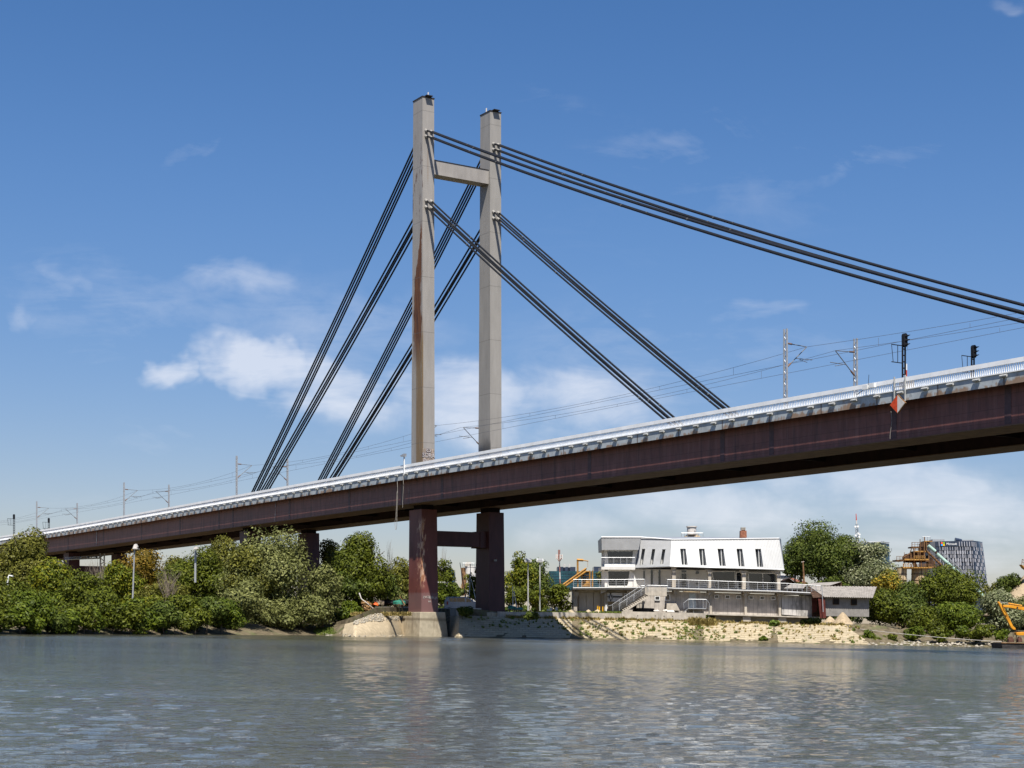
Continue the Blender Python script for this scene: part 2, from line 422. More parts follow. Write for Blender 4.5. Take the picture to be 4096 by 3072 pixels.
M['soil'] = mat('soil', (.135, .11, .07), .95, .1, 0, .3, 1.2, .6, (1, 1, 1), concrete_fn((.10, .12, .045), .8, 1))
M['stone'] = mat('stone', (.36, .325, .26), .9, .2, 0, .22, 4)
M['rust'] = mat('rusty_iron', (.19, .105, .05), .85, .2, 0, .4, 2.2, .3)
M['rust_dark'] = mat('dark_rusty_iron', (.07, .04, .025), .85, .2, 0, .45, 2.2, .3)
M['ochre'] = mat('ochre_paint', (.40, .21, .05), .6, .3, 0, .25, 1.5)
M['silo'] = mat('silo_plate', (.47, .36, .21), .7, .25, 0, .2, .8, 0, (1, 1, .25), concrete_fn((.36, .17, .06), .75, .2))
M['turq'] = mat('turquoise_pipe', (.37, .52, .44), .6, .3, 0, .12, 1, 0, (1, 1, 1), concrete_fn((.40, .28, .14), .5, 1))
M['teal_glass'] = mat('teal_curtain_wall', (.015, .07, .085), .2, .6, 0, .35, .25)
M['blue_glass'] = mat('blue_cladding', (.012, .115, .26), .35, .5, 0, .1, .3)
M['navy_glass'] = mat('navy_glass', (.026, .036, .060), .2, .6, 0, .3, .2)
def stripes(t, c, pos, _):
    x = nd(t, 'ShaderNodeSeparateXYZ'); t.links.new(pos, x.inputs[0])
    f = mth(t, 'FRACT', mth(t, 'DIVIDE', x.outputs[0], 2.2)); g = mth(t, 'FRACT', mth(t, 'DIVIDE', x.outputs[2], 3.6))
    return mixc(t, mth(t, 'MAXIMUM', mth(t, 'LESS_THAN', f, .22), mth(t, 'MULTIPLY', mth(t, 'LESS_THAN', g, .2), .5)), c, (.012, .03, .05))
M['tower_glass'] = mat('tower_glass', (.025, .085, .14), .25, .6, 0, .1, .05, 0, (1, 1, 1), stripes)
M['fin'] = mat('pale_fin', (.42, .42, .45), .5)
M['red'] = mat('red_paint', (.52, .06, .03), .6, .3, 0, .15, 4)
M['mast_red'] = mat('faded_red', (.30, .14, .11), .7, .3, 0, .1, 4)
M['signred'] = mat('sign_red', (.62, .07, .02), .6, .3, 0, .15, 5)
M['signwhite'] = mat('sign_white', (.62, .58, .53), .6, .3, 0, .08, 3)
M['yellow'] = mat('yellow_paint', (.74, .40, .02), .5, .4, 0, .08, 2)
M['digger'] = mat('excavator_paint', (.70, .30, .015), .45, .4, 0, .12, 1.5, 0, (1, 1, 1), concrete_fn((.25, .10, .02), .5, 1))
M['roof_tile'] = mat('red_roof_tiles', (.26, .11, .065), .85, .2, 0, .25, 5, .4)
M['roof_sheet'] = mat('fibre_cement_sheet', (.29, .265, .235), .9, .15, 0, .14, 1.5, .2, (1, 1, 1), concrete_fn((.2, .18, .15), .6, 1))
M['block'] = mat('grey_block', (.25, .235, .215), .9, .15, 0, .12, 2)
M['redwood'] = mat('red_boards', (.10, .026, .02), .8, .2, 0, .2, 3)
M['tarp_green'] = mat('green_tarp', (.03, .17, .12), .6, .3, 0, .15, 2, .3)
M['tarp_brown'] = mat('brown_tarp', (.34, .27, .20), .7, .2, 0, .12, 2, .3)
M['tarp_orange'] = mat('orange_tarp', (.75, .12, .02), .6, .3, 0, .12, 3, .3)
M['tarp_dark'] = mat('dark_tarp', (.02, .02, .022), .8, .2, 0, .3, 2, .3)
M['van'] = mat('van_paint', (.30, .33, .38), .25, .5, .3, .03, 1)
M['tyre'] = mat('tyre_rubber', (.02, .02, .02), .85)
M['bark'] = mat('bark', (.14, .11, .08), .95, .1, 0, .25, 4, .4, (1, 1, .3))
M['twig'] = mat('dry_twigs', (.22, .18, .14), .95, .1, 0, .2, 3)
M['gravel'] = mat('gravel_heap', (.40, .31, .20), .95, .1, 0, .14, 3, .5)
M['graf_dark'] = mat('graffiti_outline', (.07, .05, .09), .7)
M['graf_fill'] = mat('graffiti_fill', (.50, .46, .42), .7, .2, 0, .2, 5)
M['ms_r'] = mat('logo_red', (.75, .09, .03), .5, .3, 0, .01)
M['ms_g'] = mat('logo_green', (.22, .45, .02), .5, .3, 0, .01)
M['ms_b'] = mat('logo_blue', (.02, .33, .80), .5, .3, 0, .01)
M['ms_y'] = mat('logo_yellow', (.85, .45, .01), .5, .3, 0, .01)
M['sign_dark'] = mat('signboard_black', (.015, .015, .018), .6)
M['hull'] = mat('barge_steel', (.045, .04, .038), .7, .3, 0, .4, 1.5, .3)

def leaf_mat(name, cols, transl=.08, rough=.5):
    m = bpy.data.materials.new(name); m.use_nodes = True
    t = m.node_tree; p = t.nodes['Principled BSDF']; out = t.nodes['Material Output']
    g = nd(t, 'ShaderNodeNewGeometry')
    n = noise_in(t, g.outputs['Position'], .45, (1, 1, 1), 3)
    f = mth(t, 'ADD', mth(t, 'MULTIPLY', g.outputs['Random Per Island'], .45), mth(t, 'MULTIPLY', n, .55))
    k = len(cols)
    c = ramp(t, f, [(.12 + .76 * i / (k - 1), cc) for i, cc in enumerate(cols)])
    t.links.new(c, p.inputs['Base Color'])
    p.inputs['Roughness'].default_value = rough; p.inputs['Specular IOR Level'].default_value = .12
    tr = nd(t, 'ShaderNodeBsdfTranslucent'); t.links.new(mixc(t, 1.0, c, (1.2, 1.25, .6), 'MULTIPLY'), tr.inputs[0])
    mx = nd(t, 'ShaderNodeMixShader'); mx.inputs[0].default_value = transl
    t.links.new(p.outputs[0], mx.inputs[1]); t.links.new(tr.outputs[0], mx.inputs[2]); t.links.new(mx.outputs[0], out.inputs[0])
    return m
L = {}
L['dark'] = leaf_mat('dark_green_leaves', [(0.022, 0.034, 0.006), (0.065, 0.089, 0.014), (0.145, 0.167, 0.030)])
L['mid'] = leaf_mat('mid_green_leaves', [(0.028, 0.036, 0.004), (0.073, 0.091, 0.009), (0.165, 0.177, 0.019)])
L['lush'] = leaf_mat('fresh_green_leaves', [(0.025, 0.040, 0.004), (0.070, 0.098, 0.009), (0.170, 0.199, 0.018)])
L['olive'] = leaf_mat('olive_leaves', [(0.039, 0.041, 0.006), (0.102, 0.103, 0.016), (0.218, 0.207, 0.039)])
L['silver'] = leaf_mat('silver_willow_leaves', [(0.050, 0.055, 0.014), (0.129, 0.139, 0.042), (0.292, 0.295, 0.105)])
L['white'] = leaf_mat('white_poplar_leaves', [(0.049, 0.058, 0.023), (0.143, 0.162, 0.072), (0.467, 0.461, 0.288)])
L['yellow'] = leaf_mat('yellowing_leaves', [(0.030, 0.048, 0.005), (0.102, 0.125, 0.011), (0.267, 0.231, 0.017)])
L['orange'] = leaf_mat('autumn_leaves', [(0.041, 0.043, 0.007), (0.140, 0.099, 0.014), (0.320, 0.188, 0.023)])
L['flower'] = leaf_mat('yellow_blossom_leaves', [(0.056, 0.085, 0.015), (0.168, 0.156, 0.021), (0.702, 0.442, 0.052)])
L['dead'] = leaf_mat('withered_leaves', [(0.162, 0.088, 0.035), (0.324, 0.188, 0.080), (0.486, 0.312, 0.150)], .1, .8)
L['weed'] = leaf_mat('weed_leaves', [(0.066, 0.111, 0.018), (0.133, 0.184, 0.030), (0.266, 0.258, 0.069)])
L['dry'] = leaf_mat('dry_grass', [(0.181, 0.156, 0.043), (0.324, 0.252, 0.086), (0.467, 0.360, 0.144)])

# ------------------------------------------------------------------ setting: ground, river
WL = [(-3000, 2536), (-600, 2537), (0, 2537), (700, 2538), (1250, 2540), (1350, 2543), (1420, 2547), (1560, 2546), (1620, 2543.5), (1770, 2544.5), (1830, 2549.5), (2100, 2553),
      (2300, 2555.5), (2500, 2560), (2800, 2565), (3100, 2571), (3300, 2576), (3500, 2580), (3700, 2583), (4006, 2590), (4300, 2594), (6500, 2602)]
def lerp(tab, x):
    if x <= tab[0][0]: return tab[0][1]
    for (a, p), (b, q) in zip(tab, tab[1:]):
        if x <= b: return p + (q - p) * (x - a) / (b - a)
    return tab[-1][1]
def Yat(px, py): return -H / ((px - 2048) / F * SR + (HY - py) / F * CR)
def Yw(px): return Yat(min(px, 5200), lerp(WL, px))
# top of the bank slope, then the plateau behind it
def Ytop(px): return Yw(px) + 6.0
def zlist(tab): return [(px, WZ(py, Ytop(px), px)) for px, py in tab]
TOPZ = [(-3000, 1.1), (1300, 1.1), (1400, 1.6)] + zlist([(1490, 2464), (1560, 2462), (1900, 2464), (2050, 2469), (2500, 2478), (2800, 2487), (3100, 2495), (3380, 2499), (3500, 2505), (3700, 2556), (4300, 2566)]) + [(6500, 1.3)]
PLZ = [(-3000, 1.3), (1300, 1.3), (1400, 2.2)] + zlist([(1500, 2428), (1640, 2428), (1760, 2434), (1920, 2435), (2000, 2448), (2500, 2450), (2780, 2455), (2860, 2486), (3100, 2492), (3500, 2498), (3700, 2538), (4200, 2545)]) + [(6500, 2.6)]
g = MB()
pxs = [x for x in range(-3000, 6501, 60)]
rowsf = []
for px in pxs:
    y0, y1 = Yw(px), Ytop(px)
    zt, zp = lerp(TOPZ, px), lerp(PLZ, px)
    prof = [(y0 - 8, -2.5), (y0, -.02), (y0 + 2, zt * .3), (y0 + 4, zt * .64), (y1, zt - .06), (y1 + .5, zt - .04), (y1 + .9, zp - .04), (y1 + 6, zp), (y1 + 40, max(zp, 2.6 if px < 1400 else 3.2) if px < 2500 or px > 3600 else zp + .1), (y1 + 120, max(zp, 3.4)), (y1 + 400, 4.0), (2500, 4.0), (9000, 3.0)]
    rowsf.append([Vector((WX(px, y), y, z + (random.Random(px * 7 + int(y)).uniform(-.06, .06) if y < y1 + 60 else 0))) for y, z in prof])
k = len(rowsf[0])
for r_ in rowsf: g.v += r_
for i in range(len(rowsf) - 1):
    for j in range(k - 1):
        a = i * k + j; g.f.append((a, a + k, a + k + 1, a + 1))
tag(g.build('ground', M['soil']), kind='structure')

# sloping stone-block embankment: real courses, stepped a little
def emb_fn():
    m = bpy.data.materials.new('block_paving'); m.use_nodes = True
    t = m.node_tree; p = t.nodes['Principled BSDF']; p.inputs['Roughness'].default_value = .9
    p.inputs['Specular IOR Level'].default_value = .15
    uvn = nd(t, 'ShaderNodeUVMap')
    br = nd(t, 'ShaderNodeTexBrick'); br.inputs['Scale'].default_value = 1
    br.inputs['Brick Width'].default_value = .95; br.inputs['Row Height'].default_value = 1.0
    br.inputs['Mortar Size'].default_value = .028; br.inputs['Mortar Smooth'].default_value = .3
    br.inputs['Color1'].default_value = (.46, .385, .255, 1); br.inputs['Color2'].default_value = (.37, .305, .20, 1)
    br.inputs['Mortar'].default_value = (.27, .215, .135, 1)
    dis = noise_in(t, uvn.outputs[0], 1.2, (1, 1, 1), 4)
    va = nd(t, 'ShaderNodeVectorMath', operation='ADD')
    cv = nd(t, 'ShaderNodeCombineXYZ'); t.links.new(mth(t, 'MULTIPLY', mth(t, 'SUBTRACT', dis, .5), .35), cv.inputs[0]); t.links.new(mth(t, 'MULTIPLY', mth(t, 'SUBTRACT', dis, .5), .28), cv.inputs[1])
    t.links.new(uvn.outputs[0], va.inputs[0]); t.links.new(cv.outputs[0], va.inputs[1])
    t.links.new(va.outputs[0], br.inputs[0])
    g_ = nd(t, 'ShaderNodeNewGeometry')
    n = noise_in(t, g_.outputs['Position'], .5, (1, 1, 1), 9, .4)
    c = mixc(t, mth(t, 'MULTIPLY', step(t, n, .46, .66), .55), br.outputs[0], (.34, .295, .22))
    n2 = noise_in(t, g_.outputs['Position'], 5, (1, 1, 1), 5)
    c = mixc(t, mth(t, 'MULTIPLY', step(t, n2, .5, .8), .3), c, (.30, .25, .17))
    zz = nd(t, 'ShaderNodeSeparateXYZ'); t.links.new(g_.outputs['Position'], zz.inputs[0])
    c = mixc(t, mth(t, 'MULTIPLY', step(t, zz.outputs[2], .16, .02), .7), c, (.12, .10, .06))
    t.links.new(c, p.inputs['Base Color'])
    b = nd(t, 'ShaderNodeBump'); b.inputs['Strength'].default_value = .6; b.inputs['Distance'].default_value = .06
    t.links.new(br.outputs['Fac'], b.inputs['Height']); b.invert = True; t.links.new(b.outputs[0], p.inputs['Normal'])
    return m
e = MB(); uvs = []
NC = 11
ex = list(range(1740, 3481, 12)); rng = random.Random(5)
acc = 0; prev = None; cols_e = []
for px in ex:
    shrink = 1.0 if px < 3380 else (3500 - px) / 120.0    # the end ramps down to the shore
    y0, y1 = Yw(px), Ytop(px); zt = lerp(TOPZ, px)
    pts = []
    for i in range(NC + 1):
        f = i / NC; f2 = min(1, f)
        y = y0 - .25 + (y1 - y0 + .25) * f2; z = -.12 + (zt + .14) * f2
        j = rng.uniform(-.02, .02)
        if i > 0: pts.append((y, z - .035 + j, i))
        pts.append((y + (.02 if i else 0), z + j, i))
    if shrink < 1:
        keep = max(2, int(len(pts) * shrink))
        last = pts[keep - 1]
        pts = [p if q < keep else (last[0] + .002 * (q - keep), last[1] - .004 * (q - keep), p[2]) for q, p in enumerate(pts)]
    P_ = [Vector((WX(px, y), y, z)) for y, z, _ in pts]
    if prev is not None: acc += (P_[0] - prev).length
    prev = P_[0]
    cols_e.append((P_, [(acc, c_ + .0) for _, _, c_ in pts]))
k = len(cols_e[0][0])
for P_, uv_ in cols_e: e.v += P_; uvs += uv_
for i in range(len(cols_e) - 1):
    for j in range(k - 1):
        a = i * k + j; e.f.append((a, a + k, a + k + 1, a + 1))
eo = e.build('embankment', emb_fn(), fix=False)
ul = eo.data.uv_layers.new(name='UVMap')
for lp in eo.data.loops:
    ul.data[lp.index].uv = uvs[lp.vertex_index]
tag(eo, kind='structure')

# sandy spit left of the near pier
s = MB(); rng = random.Random(3)
nx, ny = 44, 16
def sand_z(px, f):
    edge = lerp([(1310, -.5), (1350, -.12), (1400, .12), (1620, .14), (1690, .0), (1720, -.4)], px)
    return lerp(TOPZ, px) * min(1, f) ** .85 + edge + (.10 * math.sin(px * .03) * f)
for i in range(nx + 1):
    px = 1310 + 410 * i / nx
    for j in range(ny + 1):
        f = -.12 + 1.25 * j / ny; y = Yw(px) + 6 * f
        z = sand_z(px, max(0, f)) + rng.uniform(-.03, .03) if f > 0 else -.25
        s.v.append(Vector((WX(px, y), y, z)))
for i in range(nx):
    for j in range(ny):
        a = i * (ny + 1) + j; s.f.append((a, a + ny + 1, a + ny + 2, a + 1))
tag(s.build('sand', M['sand'], smooth=True), kind='structure')

def stones(name, spots, label):
    rng = random.Random(hash(name) % 999)
    m = MB()
    for (p, r_) in spots:
        n0 = len(m.v)
        sc_ = [rng.uniform(.7, 1.3) for _ in range(3)]; ang = rng.uniform(0, 6.28)
        base = [(0, 0, .75), (1, 0, .1), (.3, .95, .05), (-.8, .6, .1), (-.8, -.6, .0), (.3, -.95, .1), (.2, .1, -.7)]
        for q in base:
            x = q[0] * sc_[0] * r_ * rng.uniform(.8, 1.2); y = q[1] * sc_[1] * r_; z = q[2] * sc_[2] * r_ * rng.uniform(.7, 1.1)
            m.v.append(p + Vector((x * math.cos(ang) - y * math.sin(ang), x * math.sin(ang) + y * math.cos(ang), z)))
        for a in range(5):
            b = (a + 1) % 5
            m.f.append((n0, n0 + 1 + a, n0 + 1 + b)); m.f.append((n0 + 6, n0 + 1 + b, n0 + 1 + a))
    return tag(m.build(name, M['stone'], fix=False), label, 'stones', kind='stuff')
rng = random.Random(11)
sp = []
for i in range(520):
    px = rng.uniform(1415, 1625); f = 1.02 - rng.uniform(0, .42) * (1 - abs(px - 1520) / 260) ** .6; Y = Yw(px) + 6 * f
    sp.append((Vector((WX(px, Y), Y, sand_z(px, f) + .03)), rng.uniform(.07, .17)))
stones('riprap', sp, 'heap of pale broken stones on top of the sandy spit')
sp = []
for i in range(420):
    px = rng.choice([rng.uniform(1290, 1700), rng.uniform(1300, 1850), rng.uniform(3480, 4020), rng.uniform(3380, 4020)])
    Y = Yw(px) + rng.uniform(-.2, .9 if px < 2000 else 3.0)
    sp.append((Vector((WX(px, Y), Y, .0 + max(0, (Y - Yw(px))) * (.33 if px < 2000 else .2))), rng.uniform(.06, .2 if px < 2000 else .32)))
stones('shore_rubble', sp, 'scattered stones and rubble lying along the waterline')

# the river: a mesh with real ripples, finer close by
def water():
    xs = [0.0]; d = .16
    while xs[-1] < 900:
        if xs[-1] > 9: d *= 1.018
        xs.append(xs[-1] + d)
    xs = np.array([-x for x in xs[:0:-1]] + xs)
    ys = [9.0]
    while ys[-1] < 262: ys.append(ys[-1] + max(.075, ys[-1] * .0058))
    pre = [-400, -100, -30, -5, 4]
    ys = np.array(pre + ys + [300, 420])
    X, Y = np.meshgrid(xs, ys)
    dy = np.gradient(ys)[:, None] + 0 * X; dx = np.gradient(xs)[None, :] + 0 * X
    Z = np.zeros_like(X)
    rs = np.random.RandomState(4)
    for i in range(90):
        lam = .34 * (.95 / .34) ** rs.rand()
        th = rs.normal(1.65, .8)
        kx, ky = math.cos(th) * 2 * math.pi / lam, math.sin(th) * 2 * math.pi / lam
        amp = .0026 * lam ** .6 * rs.uniform(.5, 1.2)
        damp = np.exp(-(np.abs(ky) * dy / 2.2) ** 2 - (np.abs(kx) * dx / 2.2) ** 2)
        env = .7 + .5 * np.sin(X * .07 * rs.uniform(.5, 1.5) + rs.rand() * 6) * np.sin(Y * .05 * rs.uniform(.5, 1.5) + rs.rand() * 6)
        Z += amp * damp * env * np.sin(kx * X + ky * Y + rs.rand() * 6.28)
    Z[Y > 280] = 0; Z[Y < 6] = 0
    ny, nx = X.shape
    co = np.stack([X, Y, Z], -1).reshape(-1, 3)
    idx = np.arange(ny * nx).reshape(ny, nx)
    q = np.stack([idx[:-1, :-1], idx[:-1, 1:], idx[1:, 1:], idx[1:, :-1]], -1).reshape(-1, 4)
    me = fast_mesh('water', co, q)
    me.polygons.foreach_set('use_smooth', np.ones(len(q), bool))
    m = bpy.data.materials.new('river_water'); m.use_nodes = True
    t = m.node_tree; p = t.nodes['Principled BSDF']
    g_ = nd(t, 'ShaderNodeNewGeometry')
    n0 = noise_in(t, g_.outputs['Position'], .05, (1, 1, 1), 4)
    c = ramp(t, n0, [(.3, (.060, .059, .042)), (.7, (.078, .075, .052))])
    t.links.new(c, p.inputs['Base Color'])
    sy = nd(t, 'ShaderNodeSeparateXYZ'); t.links.new(g_.outputs['Position'], sy.inputs[0])
    ruf = noise_in(t, g_.outputs['Position'], .03, (.5, 1.8, 1), 4, .6, (7, 2, 0))
    rg = mth(t, 'MULTIPLY', step(t, sy.outputs[1], 25.0, 150.0), mth(t, 'ADD', .05, mth(t, 'MULTIPLY', step(t, ruf, .35, .65), .10)))
    t.links.new(mth(t, 'ADD', rg, .015), p.inputs['Roughness']); p.inputs['IOR'].default_value = 1.45
    n1 = noise_in(t, g_.outputs['Position'], 5.0, (.8, 1.0, 1), 4, .5)
    n2 = noise_in(t, g_.outputs['Position'], 1.6, (.7, 1.0, 1), 3, .5)
    hgt = mth(t, 'ADD', mth(t, 'MULTIPLY', n1, .062), mth(t, 'MULTIPLY', n2, .05))
    pt = noise_in(t, g_.outputs['Position'], .035, (.6, 1.6, 1), 4, .5, (3, 9, 0))
    hgt = mth(t, 'MULTIPLY', hgt, mth(t, 'ADD', .5, mth(t, 'MULTIPLY', step(t, pt, .38, .62), .6)))
    b = nd(t, 'ShaderNodeBump'); b.inputs['Strength'].default_value = 1.0; b.inputs['Distance'].default_value = 1.0
    t.links.new(hgt, b.inputs['Height']); t.links.new(b.outputs[0], p.inputs['Normal'])
    me.materials.append(m)
    o = bpy.data.objects.new('water', me); col.objects.link(o)
    tag(o, kind='structure')
def fast_mesh(name, co, q):
    me = bpy.data.meshes.new(name)
    n, k = len(q), q.shape[1]
    me.vertices.add(len(co)); me.vertices.foreach_set('co', np.asarray(co, np.float32).ravel())
    me.loops.add(n * k); me.loops.foreach_set('vertex_index', np.asarray(q, np.int32).ravel())
    me.polygons.add(n); me.polygons.foreach_set('loop_start', np.arange(0, n * k, k, dtype=np.int32))
    me.update(calc_edges=True)
    return me
water()

# ------------------------------------------------------------------ the bridge
ZB, ZF, ZL, ZR = 17.44, 20.43, 21.38, 22.37
br = thing('railway_bridge', BO, 'long maroon steel railway bridge hung on black cables from two tall grey pylons', 'bridge')
bs = list(range(-330, 271, 5))
def strip(sections, name, m, parent):
    """a closed cross-section (c, z) swept along the deck"""
    mb = MB(); k = len(sections)
    for b in bs:
        for c, z in sections: mb.v.append(BP(b, c, z + camber(b)))
    for i in range(len(bs) - 1):
        for j in range(k):
            a = i * k + j; d = i * k + (j + 1) % k
            mb.f.append((a, d, d + k, a + k))
    mb.f.append(tuple(range(k))); n = len(mb.v); mb.f.append(tuple(range(n - 1, n - k - 1, -1)))
    return mb.build(name, m, parent)
def rect(c0, c1, z0, z1): return [(c0, z0), (c1, z0), (c1, z1), (c0, z1)]
strip(rect(-1.65, 2.25, ZB + .02, 20.95), 'box_girder', M['girder'], br)
strip(rect(10.05, 13.95, ZB + .02, 20.95), 'box_girder', M['girder_dark'], br)
for c0 in (-1.65, 10.05):
    strip(rect(c0 - .12, c0 + 4.02, ZB - .06, ZB + .017), 'girder_flange', M['under'], br)
strip(rect(2.253, 10.047, 20.6, 20.95), 'track_slab', M['deckdark'], br)
strip(rect(-2.42, 14.75, 21.1, 21.2), 'walkway_plate', M['deckdark'], br)
strip(rect(-2.86, -2.475, 21.1, 21.2), 'walkway_plate', M['deckdark'], br)
strip(rect(-2.92, -2.863, ZF, ZL - .06), 'fascia', M['fascia'], br)
strip(rect(15.163, 15.22, ZF, ZL - .06), 'fascia', M['fascia'], br)
strip(rect(14.753, 15.16, 21.1, 21.2), 'walkway_plate', M['deckdark'], br)
for c0 in (-3.02, 15.1):
    strip(rect(c0, c0 + .22, ZL - .057, ZL + .04), 'kerb_ledge', M['rail'], br)
rails = []
for c0 in (-2.98, 15.14):
    rl = strip(rect(c0, c0 + .14, ZR - .36, ZR), 'handrail', M['rail'], br); rails.append(rl)
    mb = MB(); b = -250.0
    while b < 180:
        z = camber(b)
        mb.bbox(b, b + .075, c0 + .05, c0 + .11, ZL + .043 + z, ZR - .363 + z); b += .21
    mb.build('baluster_infill', M['rail'], rl)
# cross frames and brackets under the walkway
for b in range(-200, 121, 12):
    mb = MB(); z = camber(b)
    mb.bbox(b, b + .3, 2.26, 10.04, 18.0 + z, 18.4 + z); mb.build('cross_frame', M['deckdark'], br)
# dark bolted splices on the near girder web
for b in (96.5, 84.5, 69.2, 62.2, 40.0, 8.0, -2.5, -18, -38, -60, -66, -84, -104, -126, -148, -172):
    mb = MB(); z = camber(b)
    mb.bbox(b - .32, b + .32, -1.672, -1.652, ZB + .1 + z, 20.5 + z); mb.build('splice_plate', M['splice'], br)
# lamp boxes along the fascia
proto = None
for i in range(100):
    b = 99.9 - 2.67 * i
    if proto is None:
        mb = MB(); mb.v = []
        mb.tube([BP(b - .33, -3.08, 21.12 + camber(b)), BP(b + .33, -3.08, 21.12 + camber(b))], .11, 8)
        mb.bbox(b - .1, b + .1, -3.0, -2.925, 21.0 + camber(b), 21.1 + camber(b))
        proto = mb.build('lamp_box', M['lampbox'], br); pb = b
    else:
        o = proto.copy(); col.objects.link(o); o.parent = br
        o.location = BP(b, 0, camber(b)) - BP(pb, 0, camber(pb))

# pylons
pyl = []
for ci, m in ((0, M['pylon']), (10.5, M['pylon_far'])):
    mb = MB()
    mb.hexa([BP(0, ci, 20.9), BP(0, ci + 1.85, 20.9), BP(-3.05, ci + 1.85, 20.9), BP(-3.05, ci, 20.9),
             BP(0, ci + .0, 71.1), BP(0, ci + 1.77, 71.1), BP(-2.5, ci + 1.77, 71.1), BP(-2.5, ci, 71.1)])
    p = mb.build('pylon', m, br); pyl.append(p)
    mb = MB(); mb.bbox(.06, -2.56, ci - .05, ci + 1.82, 71.103, 71.25)
    mb.bbox(.55, -.5, ci + .35, ci + 1.3, 71.253, 71.33)
    mb.build('cap', M['cap'], p)
    mb = MB(); q = BP(-1.6, ci + .4, 71.25) if ci else BP(-.6, ci + 1.2, 71.33)
    mb.tube([q, q + Vector((0, 0, .75))], .09, 8); mb.build('beacon_lamp', M['signwhite'], p)
    for z0 in (66.75, 66.0, 57.55, 56.7):
        for cc in (.52, 1.3):
            mb = MB(); dr = Vector((0, 0, -1)) * (.41 if z0 > 60 else .66) + BD
            a = BP(.003, ci + cc, z0); mb.tube([a - BD * .05, a + dr.normalized() * .45], .24, 10, .17); mb.build('cable_anchor', M['clamp'], p)
mb = MB()
mb.hexa([BP(-.35, 1.8, 61.3), BP(-.35, 10.497, 61.3), BP(-2.1, 10.497, 61.3), BP(-2.1, 1.8, 61.3),
         BP(-.35, 1.8, 63.15), BP(-.35, 10.497, 63.15), BP(-2.1, 10.497, 63.15), BP(-2.1, 1.8, 63.15)])
cb = mb.build('cross_beam', M['beam'], br)
mb = MB(); mb.bbox(-.29, -2.16, 1.81, 10.49, 63.153, 63.22); mb.build('cap_plate', M['cap'], cb)

# stay cables, four to a bunch
def stay(p0, p1, sag, cl):
    pts = []
    for i in range(25):
        t_ = i / 24; q = p0.lerp(p1, t_); q.z -= 4 * sag * t_ * (1 - t_); pts.append(q)
    mb = MB(); mb.tube(pts, .122, 8)
    o = mb.build('stay_cable', M['cable'], br, smooth=True)
    for f in cl:
        i = f * 24; a = int(i); q = pts[a].lerp(pts[min(a + 1, 24)], i - a); d = (pts[min(a + 1, 24)] - pts[a]).normalized()
        mb = MB(); mb.tube([q - d * .12, q + d * .12], .142, 8); mb.build('cable_clamp', M['clamp_dark'], o)
rng = random.Random(8)
for ci in (0, 10.5):
    for cc in (.52, 1.3):
        for kz, (zu, zl) in enumerate(((66.75, 57.55), (66.0, 56.7))):
            dz = .75 * (1 - kz)
            stay(BP(.35, ci + cc, zu - .1), BP(109 + dz, ci + cc, 21.0 + dz * .6), 1.25, [rng.uniform(.08, .2), rng.uniform(.3, .5)])
            stay(BP(.35, ci + cc, zl - .2), BP(53.6 + dz * 1.2, ci + cc, 21.0), .35, [rng.uniform(.1, .3), rng.uniform(.82, .9)])
            stay(BP(-2.3, ci + cc, zu - .6), BP(-59.3 - dz * 1.1, ci + cc, 21.0), .5, [rng.uniform(.15, .4), rng.uniform(.8, .86)])
            stay(BP(-2.3, ci + cc, zl - 1.0), BP(-55.8 - dz * 1.4, ci + cc, 21.0), .35, [rng.uniform(.15, .4), rng.uniform(.86, .96)])

# piers
def pier(b0, zg, mnear, mfar, foot=True):
    legs = []
    for ci, m in ((-.2, mnear), (10.3, mfar)):
        mb = MB()
        mb.hexa([BP(b0 + .16, ci - .06, zg), BP(b0 + .16, ci + 2.5, zg), BP(b0 - 3.35, ci + 2.5, zg), BP(b0 - 3.35, ci - .06, zg),
                 BP(b0 + .1, ci, 16.75), BP(b0 + .1, ci + 2.35, 16.75), BP(b0 - 3.2, ci + 2.35, 16.75), BP(b0 - 3.2, ci, 16.75)])
        lg = mb.build('pier_leg', m, br); legs.append(lg)
        mb = MB(); mb.bbox(b0 - .3, b0 - 2.6, ci + .3, ci + 2.0, 16.753, ZB - .063 + camber(b0)); mb.build('bearing', M['deckdark'], lg)
    mb = MB()
    mb.bbox(b0 - .5, b0 - 2.7, 2.153, 10.297, 12.05, 14.0); mb.build('pier_strut', mfar, br)
    mb = MB(); mb.bbox(b0 - .4, b0 - 2.8, 9.2, 10.29, 11.9, 14.15); mb.build('strut_collar', mfar, br)
pier(0, 3.18, M['leg'], M['leg_shaded'])
pier(-57.5, 2.5, M['leg_shaded'], M['leg_shaded'])
pier(-152, 2.5, M['leg_shaded'], M['leg_shaded'])
pier(-235, 2.5, M['leg_shaded'], M['leg_shaded'])
def footing(b0, b1, c0, c1, z0, z1, bat):
    mb = MB()
    mb.hexa([BP(b0 + bat, c0 - bat, z0), BP(b0 + bat, c1 + bat, z0), BP(b1 - bat, c1 + bat, z0), BP(b1 - bat, c0 - bat, z0),
             BP(b0, c0, z1), BP(b0, c1, z1), BP(b1, c1, z1), BP(b1, c0, z1)])
    mb.build('footing', M['plinth'], br, bevel=.06)
footing(.55, -4.3, -.65, 3.15, -1.0, 3.177, .35)
footing(.55, -4.3, 9.7, 13.3, .2, 3.177, .5)
mb = MB(); mb.bbox(.30, .45, 10.9, 11.3, 10.1, 10.35); mb.build('floodlight', M['clamp'], br)

